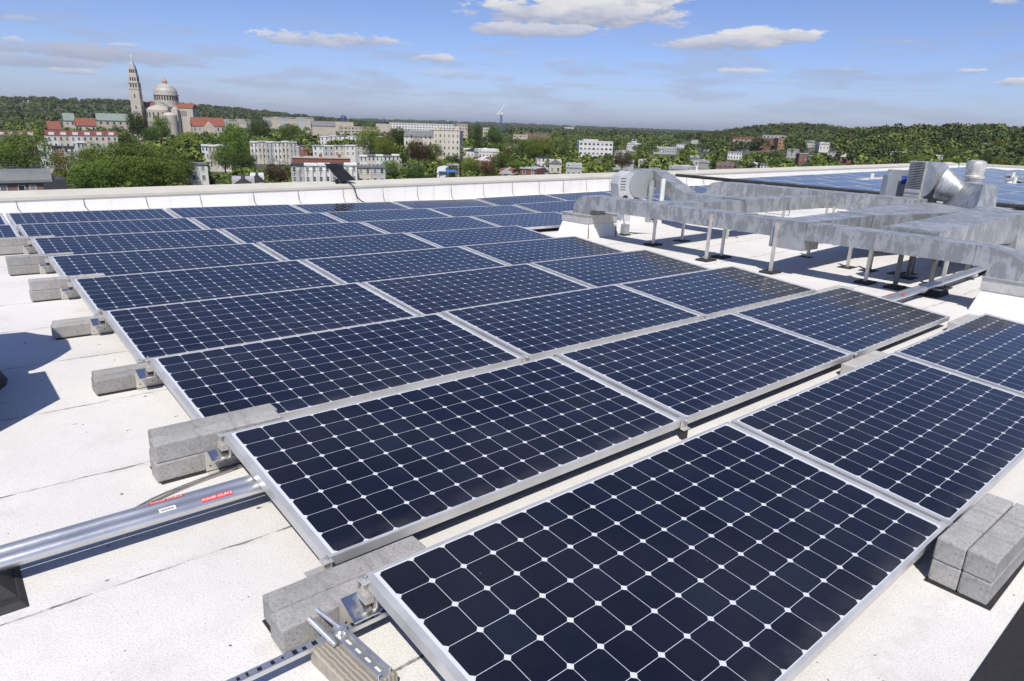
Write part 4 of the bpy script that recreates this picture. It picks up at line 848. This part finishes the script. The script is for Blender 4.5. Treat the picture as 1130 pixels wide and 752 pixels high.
for q in range(46):
    x = rx.uniform(430, 815) if q < 30 else rx.uniform(872, 960) if q < 40 else rx.uniform(990, 1120); y = yh(x)+rx.uniform(10, 42 if q < 30 else 24)
    if 452 < x < 520 or 636 < x < 684 or any(abs(x-a_) < 13 and abs(y-b_) < 7 for a_, b_ in XH): continue
    XH.append((x, y)); hw_ = rx.uniform(6, 8.5); best = min((abs(hcam(x, y, q_)-TZ(*at(x, q_).xy)-hw_), q_) for q_ in range(240, 1400, 8)); d = best[1]
    if best[0] > 1.5: continue
    wc, wn_ = rx.choice(((M_BW, 'white'), (M_BW, 'white'), (M_CR, 'cream'), (M_LG, 'grey'), (M_BR, 'brick'))); rc, rn_ = rx.choice(((M_LG, 'pale grey'), (M_GR, 'grey'), (M_DR, 'dark'), (M_TR, 'white')))
    st_ = rx.choice(('gable', 'gable', 'flat')); wpx_ = rx.uniform(8, 15)*FPX/d/1.0
    row_house(x, wpx_, y, d, wc, rc, f'small {wn_} house with {rn_} {"pitched" if st_ == "gable" else "flat"} roof among the trees, {int(x/1130*100)} percent across the photo', 'small houses scattered in the trees', 2, st_, rz=rx.uniform(-.6, .6))
    if x < 985: EXTRA.append((x-wpx_/2, x+wpx_/2, y-1, y+5*FPX/d*1.0, d))
b = bld('blue_awning', 'flat bright blue awning over the parapet in front of the small white house', 494, 252, 0, None, 'awning'); za = hcam(494, 188.5, 252)-b.location.z; MB().hexa([(-3.2, 0, za-.5), (3.2, 0, za-.5), (3.2, 3, za), (-3.2, 3, za)], [(-3.2, 0, za-.4), (3.2, 0, za-.4), (3.2, 3, za+.1), (-3.2, 3, za+.1)]).build('canopy', flat('blue_canvas', (.05, .14, .48), .6, 0, .1, 1), b)
MB().box(-3.1, -2.95, .1, .25, 0, za-.5).box(2.95, 3.1, .1, .25, 0, za-.5).build('posts', M_GR, b)
# stone school building
M_ST = flat('cream_stone', (.58, .53, .45), .8, 0, .12, .2)
b = bld('stone_building', 'large beige stone school building with many small windows in the middle distance', 493, 500, -.12); w = pxw(493, 29, 500); h = hcam(493, 144, 500)-b.location.z
MB().box(-w/2, w/2, 0, 22, 0, h).build('wall', M_ST, b); MB().box(-w/2-.3, w/2+.3, -.3, .5, h, h+.8).box(-w/2+.3, -w/2+3.3, .2, 3.2, h+.8, h+3).box(w/2-3.3, w/2-.3, .2, 3.2, h+.8, h+3).build('parapet', M_ST, b)
for s_ in range(5):
    for q in range(6): win(b, -w/2+w*(q+.5)/6, 3+s_*4.1, .9, 1.7, frame=False)
MB().box(-w/2-22, -w/2-.05, 4, 20, 0, h-5).build('side_wing', M_ST, b); MB().prism([(3.6, h-4.99), (20.4, h-4.99), (12, h-1)], 0, -w/2-22.3, -w/2-.05).build('gable_roof', M_GR, b)
for q in range(6):
    for s_ in range(3): win(b, -w/2-20+3.4*q, 5+s_*4.3, 1.1, 2.2, y=3.97, frame=False)
b = bld('beige_hall', 'beige hall with dark grey pitched roof left of the long white building', 357, 800, .1); w = pxw(357, 26, 800); h = hcam(357, 134, 800)-b.location.z
MB().box(-w/2, w/2, 0, 16, 0, h-5).build('wall', M_BE, b); MB().prism([(-.5, h-4.99), (16.5, h-4.99), (8, h)], 0, -w/2-.4, w/2+.4).build('roof', M_GR, b)
def dome_b(px, d, ytop, r, label):
    b = bld('domed_building', label, px, d, 0); h = hcam(px, ytop, d)-b.location.z
    MB().box(-r*3, r*3, -r, r*2, 0, h-r*2.2).build('wall', M_BE, b); MB().lathe([(r, h-r*2.2), (r, h-r*1.2), (r*1.05, h-r*1.2)]+[(r*cos(a), h-r*1.2+r*sin(a)) for a in [RAD(12*q) for q in range(8)]]+[(0, h)], (0, 0, 0), 20).build('dome', flat('blue_grey_dome', (.06, .08, .13), .5, 0, .1, .5), b, smooth=True)
dome_b(379, 1050, 126.5, 4.6, 'building with small dark blue dome on the left horizon'); dome_b(423, 1150, 130.5, 4, 'second and smaller dark domed building on the horizon')
def slab(px, wpx, ytop, d, mat, label, storeys, nwin, rz=0., name='office_building', depth=18, roofm=None, wh=1.5):
    b = bld(name, label, px, d, rz); w = pxw(px, wpx, d); h = hcam(px, ytop, d)-b.location.z
    MB().box(-w/2, w/2, 0, depth, 0, h-.5).build('wall', mat, b); MB().box(-w/2-.2, w/2+.2, -.2, depth+.2, h-.499, h).build('roof', roofm or mat, b)
    for s_ in range(storeys):
        for q in range(nwin): win(b, -w/2+w*(q+.5)/nwin, h-3.0-3.8*s_, min(2.4, w/nwin*.55), wh, frame=False)
    return b, w, h
slab(466, 72, 136.5, 1150, M_BW, 'long white institutional building on the horizon left of centre', 4, 22, .05)
slab(395, 40, 140, 900, M_BE, 'beige flat block under the small blue dome', 3, 10, .1)
b_, w_, h_ = slab(659, 38, 156.5, 600, M_BW, 'modern white office building with square windows right of centre', 3, 8, .12, depth=20)
MB().box(-w_/2+4, w_/2-12, 5, 14, h_, h_+1.6).build('plant_room', M_LG, b_)
slab(840, 62, 152.5, 900, M_BR, 'long brick college building on the slope at right', 3, 14, .1, 'college_building'); slab(855, 26, 149.5, 930, M_LG, 'pale gabled wing behind the brick college building', 2, 6, .1, 'college_building', roofm=M_LG)
slab(868, 16, 153, 880, flat('orange_brick', (.38, .20, .10), .8, 0, .12, .4), 'orange brick end block of the college at right', 3, 4, .3, 'college_building'); slab(820, 20, 154.5, 890, M_BE, 'beige front block of the college with a small turret', 3, 5, .1, 'college_building')
slab(592, 30, 147, 1100, M_BRN, 'brown brick apartment slab right of the tower crane', 4, 10); slab(575, 16, 149, 900, M_BE, 'beige block below the tower crane', 3, 5)
slab(510, 12, 137, 900, M_BE, 'beige tower block behind the stone school', 5, 4, 0, depth=10); slab(537, 8, 141, 800, M_CR, 'small cream tower right of the stone school', 4, 3, 0, depth=8)
rowset(238, 276, 131.5, 950, 5, (M_BE, M_LG, M_BE), (M_GR, M_LG), 'small gabled stone building right of the basilica', 'gabled stone buildings on the left ridge', 2, style='gable')
rowset(290, 346, 129.5, 1250, 6, (M_LG, M_BE), (M_GR, M_LG, M_GR), 'small gabled building on the ridge left of the beige hall', 'gabled buildings on the ridge', 2, style='gable')
for (x, d, la) in ((628, 4200, 'white far tower block on the horizon right of centre'), (575, 5200, 'far pale tower block on the horizon by the crane'), (730, 5000, 'far white hospital block on the horizon')):
    slab(x, 10, yh(x)+1.5, d, M_BW, la, 1, 2, wh=4)
# tower crane
cr = bld('tower_crane', 'blue tower crane standing on the horizon left of centre', 553, 1300, .3, None, 'crane'); h = hcam(553, 121, 1300)-cr.location.z; M_BL = flat('crane_blue', (.06, .14, .28), .5, 0, .1, 1); m = MB()
for sx in (-1.2, 1.2):
    for sy in (-1.2, 1.2): m.box(sx-.3, sx+.3, sy-.3, sy+.3, 0, h-6)
for q in range(int((h-8)/4)):
    m.tube([(-1.2, -1.2, 4*q), (1.2, -1.2, 4*q+4)], .22, 4); m.tube([(1.2, 1.2, 4*q), (-1.2, 1.2, 4*q+4)], .22, 4)
m.build('mast', M_BL, cr); MB().tube([(-8, 0, h-10), (6, 0, h+9)], .7, 5).build('jib', M_TR, cr); MB().tube([(2, 0, h-8), (-9, 0, h-7)], .8, 5).build('counter_jib', M_TR, cr); MB().box(-2, 2, -2, 2, h-9, h-5).build('cab', M_TR, cr)
# green and red roofed monastery left of the basilica
for (x, w, y, d, wm_, rm, la) in ((75, 12, 125, 760, M_CR, M_GN, 'small building with pale green roof at the left of the long green roof'), (124, 36, 125.5, 780, M_BE, M_GN, 'long building with pale green copper roof left of the bell tower'), (93, 22, 130.5, 740, M_CR, M_RR, 'cream building with red roof left of the bell tower'), (57, 14, 134, 700, M_CR, M_RR, 'cream building with red hipped roof above the maroon row')):
    b = bld('pitched_roof_building', la, x, d, .1); W_ = pxw(x, w, d); h = hcam(x, y, d)-b.location.z
    MB().box(-W_/2, W_/2, 0, 14, 0, h-6.5).build('wall', wm_, b); MB().prism([(-.6, h-6.49), (14.6, h-6.49), (7, h)], 0, -W_/2-.4, W_/2+.4).build('roof', rm, b)
    for q in range(max(2, int(W_/5))): win(b, -W_/2+W_*(q+.5)/max(2, int(W_/5)), h-10, 1.6, 2.2, frame=False)

# --- basilica
M_LS = flat('pale_limestone', (.47, .43, .37), .8, 0, .10, .08)
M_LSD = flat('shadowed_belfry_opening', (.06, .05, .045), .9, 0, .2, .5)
D = 820
bt = bld('bell_tower', 'slender pale stone bell tower with pointed top standing left of the great dome', 152.5, D, -.28, None, 'tower'); hb = hcam(148, 62, D)-bt.location.z
f_ = hb/100
def sq(m_, w, z0, z1, w1=None):
    w1 = w if w1 is None else w1
    m_.hexa([(-w, -w, z0), (w, -w, z0), (w, w, z0), (-w, w, z0)], [(-w1, -w1, z1), (w1, -w1, z1), (w1, w1, z1), (-w1, w1, z1)])
m = MB(); sq(m, 4.9, 0, 60*f_, 4.5); m.build('shaft', M_LS, bt)
m = MB(); sq(m, 4.8, 60*f_+.003, 61*f_); sq(m, 4.4, 61*f_, 67*f_); sq(m, 4.8, 67*f_, 68*f_); m.build('lower_belfry', M_LS, bt)
m = MB(); sq(m, 3.9, 68*f_+.003, 78*f_, 3.7); sq(m, 3.3, 78*f_, 86*f_, 2.8); m.build('upper_stage', M_LS, bt)
m = MB(); sq(m, 2.5, 86*f_+.003, 89*f_, 2.2); sq(m, 1.9, 89*f_, 97*f_, .2); m.build('spire', flat('tile_spire', (.36, .40, .42), .6, 0, .1, .5), bt)
MB().box(-.25, .25, -.25, .25, 97*f_, 102*f_).box(-1.2, 1.2, -.2, .2, 99.5*f_, 100.1*f_).build('cross', M_TR, bt)
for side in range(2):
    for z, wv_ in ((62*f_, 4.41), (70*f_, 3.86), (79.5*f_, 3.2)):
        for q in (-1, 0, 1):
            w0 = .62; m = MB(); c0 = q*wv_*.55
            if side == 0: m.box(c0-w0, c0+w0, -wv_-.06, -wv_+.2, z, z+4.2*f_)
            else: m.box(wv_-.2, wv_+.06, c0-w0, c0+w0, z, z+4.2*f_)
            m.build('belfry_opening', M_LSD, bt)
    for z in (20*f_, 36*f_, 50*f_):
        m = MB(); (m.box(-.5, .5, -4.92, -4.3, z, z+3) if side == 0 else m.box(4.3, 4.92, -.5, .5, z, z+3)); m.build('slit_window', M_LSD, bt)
ba = bld('basilica', 'great pale stone basilica with a large round dome and lantern on the left horizon', 185.5, D+10, -.35, None, 'church'); zb = ba.location.z
zz = lambda y: hcam(185.5, y, D+10)-zb
R_ = pxw(185.5, 27, D)/2
zs, zd0 = zz(104.5), zz(117)
k = NT('patterned_dome_tiles'); tcd = k.n('ShaderNodeTexCoord'); spd = k.n('ShaderNodeSeparateXYZ'); k.l(tcd.outputs['Object'], spd.inputs[0])
an = k.m_('ARCTAN2', spd.outputs[1], spd.outputs[0]); zig = k.m_('ABSOLUTE', k.m_('SUBTRACT', k.m_('FRACT', k.m_('MULTIPLY', an, 3.2)), .5))
bnd = k.m_('FRACT', k.m_('ADD', k.m_('DIVIDE', spd.outputs[2], 4.6), zig)); k.set(k.mix(k.m_('LESS_THAN', bnd, .42), (.46, .43, .37), (.33, .335, .33)), .55); M_DOME = k.m
MB().lathe([(R_*1.03, zd0-1), (R_*1.03, zd0), (R_, zd0+.2), (R_, zs-1.2), (R_*1.06, zs-1), (R_*1.06, zs), (R_*.98, zs+.1)], (0, 0, 0), 40).build('drum', M_LS, ba)
MB().lathe([(R_*.985*cos(a), zs+.12+R_*.93*sin(a)) for a in [RAD(9*q) for q in range(10)]]+[(R_*.10, zs+R_*.935)], (0, 0, 0), 40).build('dome', M_DOME, ba, smooth=True)
zt_ = zs+R_*.92
MB().lathe([(2.4, zt_), (2.4, zt_+2.0), (2.7, zt_+2.1), (1.9, zt_+3.5), (.6, zt_+5.4), (.25, zt_+6), (0, zt_+8)], (0, 0, 0), 14).build('lantern', flat('warm_lantern_stone', (.45, .28, .20), .7, 0, .1, .5), ba)
for q in range(28):
    a = 2*pi*q/28; mt = Matrix.Rotation(a, 4, 'Z'); MB().box(R_-.35, R_+.06, -.75, .75, zs-5.8, zs-2.0, mt).build('drum_window', M_LSD, ba)
zn = zz(113.2); zf = zz(119)
MB().box(-7.5, 7.5, -R_-9, R_+24, 0, zn-5).prism([(-7.5, zn-5), (7.5, zn-5), (0, zn-.5)], 1, -R_-9, -R_-8.6).build('nave_wall', M_LS, ba); MB().prism([(-8, zn-4.99), (8, zn-4.99), (0, zn)], 1, -R_-8.5, R_+24.5).build('nave_roof', M_GN, ba)
MB().box(-R_-14, R_+16, -7, 7, 0, zn-5.2).build('transept_wall', M_LS, ba); MB().prism([(-7.5, zn-5.19), (7.5, zn-5.19), (0, zn-.6)], 0, -R_-14.3, R_+16.3).build('transept_roof', M_RR, ba)
MB().box(-R_-1, R_+1, -R_-1, R_+1, 0, zf-1).build('crossing_block', M_LS, ba)
for sx in (-1, 1):
    for sy in (-1, 1):
        MB().box(sx*R_-3.2, sx*R_+3.2, sy*R_-3.2, sy*R_+3.2, 0, zz(121)).lathe([(3.1, zz(121)), (3.1, zz(119.8)), (1.8, zz(118.6)), (0, zz(118))], (sx*R_, sy*R_, 0), 12).build('corner_turret', M_LS, ba)
MB().lathe([(11, 0), (11, zz(122)), (10.6, zz(121.7)), (8, zz(119)), (3, zz(117)), (0, zz(116.7))], (-3, -R_-6, 0), 28).build('apse', M_LS, ba)
MB().lathe([(7, 0), (7, zz(127)), (6.4, zz(126.5)), (3, zz(124.6)), (0, zz(124))], (10, -R_-13, 0), 22).build('chapel', M_LS, ba)
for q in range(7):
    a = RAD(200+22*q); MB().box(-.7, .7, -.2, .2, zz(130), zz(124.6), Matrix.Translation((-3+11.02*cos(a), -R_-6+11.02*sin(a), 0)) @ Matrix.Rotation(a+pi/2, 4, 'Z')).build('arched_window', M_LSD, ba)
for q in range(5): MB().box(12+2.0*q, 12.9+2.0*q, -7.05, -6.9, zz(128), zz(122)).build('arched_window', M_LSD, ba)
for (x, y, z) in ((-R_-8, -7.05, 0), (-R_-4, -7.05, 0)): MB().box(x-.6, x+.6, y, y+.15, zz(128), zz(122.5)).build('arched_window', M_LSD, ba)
hl = bld('red_roofed_hall', 'long hall with steep red tile roof and stone gable right of the basilica', 229, 760, .12); W_ = pxw(229, 36, 760); h = hcam(229, 130, 760)-hl.location.z
MB().box(-W_/2, W_/2, 0, 15, 0, h-8).build('wall', M_LS, hl); MB().prism([(-.6, h-7.99), (15.6, h-7.99), (7.5, h)], 0, -W_/2-.4, W_/2+.4).build('roof', M_RR, hl)
MB().prism([(-5, 0), (5, 0), (5, h-9.5), (0, h-4), (-5, h-9.5)], 1, -6, 2).build('stone_gable', M_BE, hl)
for q in range(7): win(hl, -W_/2+W_*(q+.5)/7, h-12.5, 1.3, 3, frame=False)

# --- random smaller trees (things) and the woods (one mass)
PROT = [(0, 130, 144, 178, 440), (36, 90, 155, 186, 330), (0, 42, 189, 212, 168), (203, 222, 179, 196, 262), (217, 251, 159, 178, 337), (273, 327, 155, 178, 400), (316, 424, 150, 178, 470), (317, 395, 180, 200, 234), (318, 386, 172, 181, 274), (452, 517, 140, 172, 500), (640, 679, 156, 168, 600),
        (808, 872, 149, 164, 880), (528, 553, 163, 173, 455), (140, 250, 60, 141, 760), (60, 145, 124, 134, 740), (345, 372, 133, 147, 800), (430, 505, 134, 141, 1100), (826, 852, 178, 187, 330), (708, 738, 175, 183, 330), (577, 607, 146, 152, 1100), (392, 424, 182, 196, 240), (725, 750, 161, 167, 620), (908, 918, 156, 162, 900), (888, 900, 154, 160, 900), (830, 842, 178, 186, 420), (530, 554, 163, 172, 500), (608, 665, 176, 186, 330), (482, 508, 181, 190, 275), (550, 610, 184, 190, 270), (693, 707, 157, 162, 700), (775, 789, 159, 165, 800), (476, 510, 183, 190, 270)]
PROT += EXTRA
def blocked(px, d, h, w):
    p = at(px, d); zt = p.z+h
    yt = yh(px)-(zt-CZ)*FPX/d*1.0; hw = .42*h*w*FPX/d
    for (a, b, c, e, dd) in PROT:
        if d < dd and px+hw > a and px-hw < b and yt < e-2: return True
    return False
rt = random.Random(99); n = 0; LAB = {'far_a': 'green leafy tree', 'far_b': 'dark green leafy tree', 'far_c': 'yellow-green leafy tree', 'far_d': 'tall dark tree', 'far_e': 'russet brown tree'}
tries = 0
while n < 235 and tries < 5000:
    tries += 1
    px = rt.uniform(-20, 1150) if rt.random() < .35 else rt.uniform(425, 1150); d = 250*(1200/250)**(rt.random()**1.15); h = rt.uniform(8, 14); w = rt.uniform(.95, 1.35)
    if px > 740: d = 330*(1300/330)**rt.random()
    if blocked(px, d, h, w): continue
    if any(abs(px-q[0]) < 260/d*12 and abs(d-q[1]) < 6+d*.02 for q in TREES): continue
    kn = rt.choices(['far_a', 'far_b', 'far_c', 'far_d', 'far_e'], (5, 5, 3, 2, .7))[0]
    p = at(px, d); ypos = yh(px)-(p.z+h-CZ)*FPX/d
    tree(px, d, h, w, kn, LAB[kn]+' standing among the houses and woods beyond the parapet', name='leafy_tree', group='trees scattered through the town, '+kn[-1:].replace('a', 'green').replace('b', 'dark green').replace('c', 'yellow-green').replace('d', 'tall').replace('e', 'russet')); n += 1
# woods: lumpy leaf masses over far ground and both hills
import numpy as np
def woods(name, label, cells, mat, seed, leaf=1.7, per=46):
    rg_ = np.random.default_rng(seed); V = []; 
    for (x, y, z, r, h) in cells:
        n_ = per; dd = rg_.normal(size=(n_, 3)); dd /= np.linalg.norm(dd, axis=1)[:, None]; dd[:, 2] = np.abs(dd[:, 2])*1.0-.12
        rr_ = rg_.uniform(.72, 1.08, (n_, 1)); P = np.array([x, y, z+h*.45])+dd*rr_*np.array([r, r, h*.55])
        nn = dd*.6+rg_.normal(size=(n_, 3))*.55+np.array([0, 0, .2]); nn /= np.linalg.norm(nn, axis=1)[:, None]
        a = np.cross(nn, rg_.normal(size=(n_, 3))); a /= np.linalg.norm(a, axis=1)[:, None]+1e-9; b = np.cross(nn, a); s_ = leaf*(r/5.0)*rg_.uniform(.6, 1.3, (n_, 1))
        V.append(np.stack([P+a*s_, P+b*s_*.8, P-a*s_, P-b*s_*.8], 1).reshape(-1, 3))
    V = np.concatenate(V); nq = len(V)//4; me = bpy.data.meshes.new(name); me.vertices.add(len(V)); me.vertices.foreach_set('co', V.astype(np.float32).ravel())
    me.loops.add(nq*4); me.loops.foreach_set('vertex_index', np.arange(nq*4, dtype=np.int32)); me.polygons.add(nq); me.polygons.foreach_set('loop_start', np.arange(nq, dtype=np.int32)*4); me.polygons.foreach_set('loop_total', np.full(nq, 4, dtype=np.int32)); me.update(calc_edges=True)
    me.materials.append(mat); o = mkobj(name, me); tag(o, label, 'woods', None, 'stuff'); return o
def wood_mat(name, dark, light):
    k = NT(name); geo = k.n('ShaderNodeNewGeometry'); n1 = k.noise(.07, 3, .7); n2 = k.noise(.3, 3, .6)
    c = k.mix(k.rng(k.m_('ADD', k.m_('MULTIPLY', n1, .7), k.m_('MULTIPLY', n2, .3)), .43, .58), dark, light)
    hs = k.n('ShaderNodeHueSaturation'); k.l(c, hs.inputs['Color']); k.l(k.rng(geo.outputs['Random Per Island'], 0, 1, .75, 1.25), hs.inputs['Value']); k.set(hs.outputs[0], .7, 0, .2); return k.m
M_W1 = wood_mat('near_woods_leaves', (.050, .082, .018), (.185, .225, .046)); M_W3 = wood_mat('lighter_hill_leaves', (.055, .080, .020), (.165, .185, .045)); M_W2 = wood_mat('hill_woods_leaves', (.032, .054, .016), (.105, .130, .034))
rw = random.Random(5); near, hills_, far_ = [], [], []
for q in range(2600):
    px = rw.uniform(-90, 1220); d = 330*(1500/330)**rw.random(); p = at(px, d)
    h = rw.uniform(7, 12.5); r = rw.uniform(3.5, 6.5)
    if blocked(px, d, h+1, 1.0): continue
    near.append((p.x, p.y, p.z, r, h))
for q in range(1500):
    px = rw.uniform(45, 1150); d = 222*(600/222)**rw.random(); p = at(px, d); h = rw.uniform(2.5, 6.5)
    if blocked(px, d, h+.5, 1.0): continue
    near.append((p.x, p.y, p.z, rw.uniform(2.2, 4.5), h))
for q in range(6500):
    i = rw.choice((0, 1, 1, 2, 3, 4, 5, 5, 6, 7, 7, 8, 8, 9, 9)); hx, hy, hr, hh = HB[i]; a = rw.uniform(0, 2*pi); rr_ = hr*1.5*rw.random()**.5; x, y = hx+rr_*cos(a), hy+rr_*sin(a)
    dd_ = hypot(x-CAMP.x, y-CAMP.y)
    if dd_ < 560: continue
    dv_ = LEVEL.to_3x3().inverted() @ Vector((x-CAMP.x, y-CAMP.y, 0)); pz_ = dv_.dot(F0)
    if pz_ > 0 and dd_ < 1600:
        px_ = 565+FPX*dv_.dot(R0)/pz_; yt_ = yh(px_)-(TZ(x, y)+13-CZ)*FPX/dd_
        if any(dd_ < e_ and px_+3 > a_ and px_-3 < b_ and yt_ < d_-2 for (a_, b_, c_, d_, e_) in PROT): continue
    hills_.append((x, y, TZ(x, y), rw.uniform(3.8, 8.5), rw.uniform(8, 17)))
for q in range(4200):
    px = rw.uniform(-90, 1220); d = 1400*(10500/1400)**rw.random(); p = at(px, d); s_ = max(1, d/1800); far_.append((p.x, p.y, p.z, rw.uniform(7, 13)*s_**.9, rw.uniform(10, 15)))
woods('woodland', 'mixed green trees filling the ground between the houses of the town', near, M_W1, 1, 1.05, 110)
hA = [c_ for q, c_ in enumerate(hills_) if mnoise.noise(Vector((c_[0]*.012, c_[1]*.012, 3)))+.5*math.sin(q*12.9898) < .18]; sA = set(hA); hB2 = [c_ for c_ in hills_ if c_ not in sA]
woods('hill_woods', 'dark green woods covering the hills at the left and right horizon', hA, M_W2, 2, .85, 125)
woods('hill_woods', 'lighter yellow-green tree crowns mixed into the woods on the hills', hB2, M_W3, 4, .85, 125)
woods('far_woods', 'far dark woods reaching to the flat horizon', far_, M_W2, 3, 1.7, 42)

# ------------------------------------------------------------------ air
hb_ = MB().box(-16800, 16800, -16800, 16800, G0-40, CZ+72).mesh('haze'); km = bpy.data.materials.new('pale_air'); km.use_nodes = True; km.node_tree.nodes.clear()
vo = km.node_tree.nodes.new('ShaderNodeVolumePrincipled'); vo.inputs['Color'].default_value = (.95, .98, 1, 1); vo.inputs['Density'].default_value = 5.5e-5; vo.inputs['Anisotropy'].default_value = .3
mo = km.node_tree.nodes.new('ShaderNodeOutputMaterial'); km.node_tree.links.new(vo.outputs[0], mo.inputs['Volume']); hb_.materials.append(km)
o = mkobj('haze', hb_); o['kind'] = 'stuff'; o['label'] = 'thin pale haze over the distant town and hills'
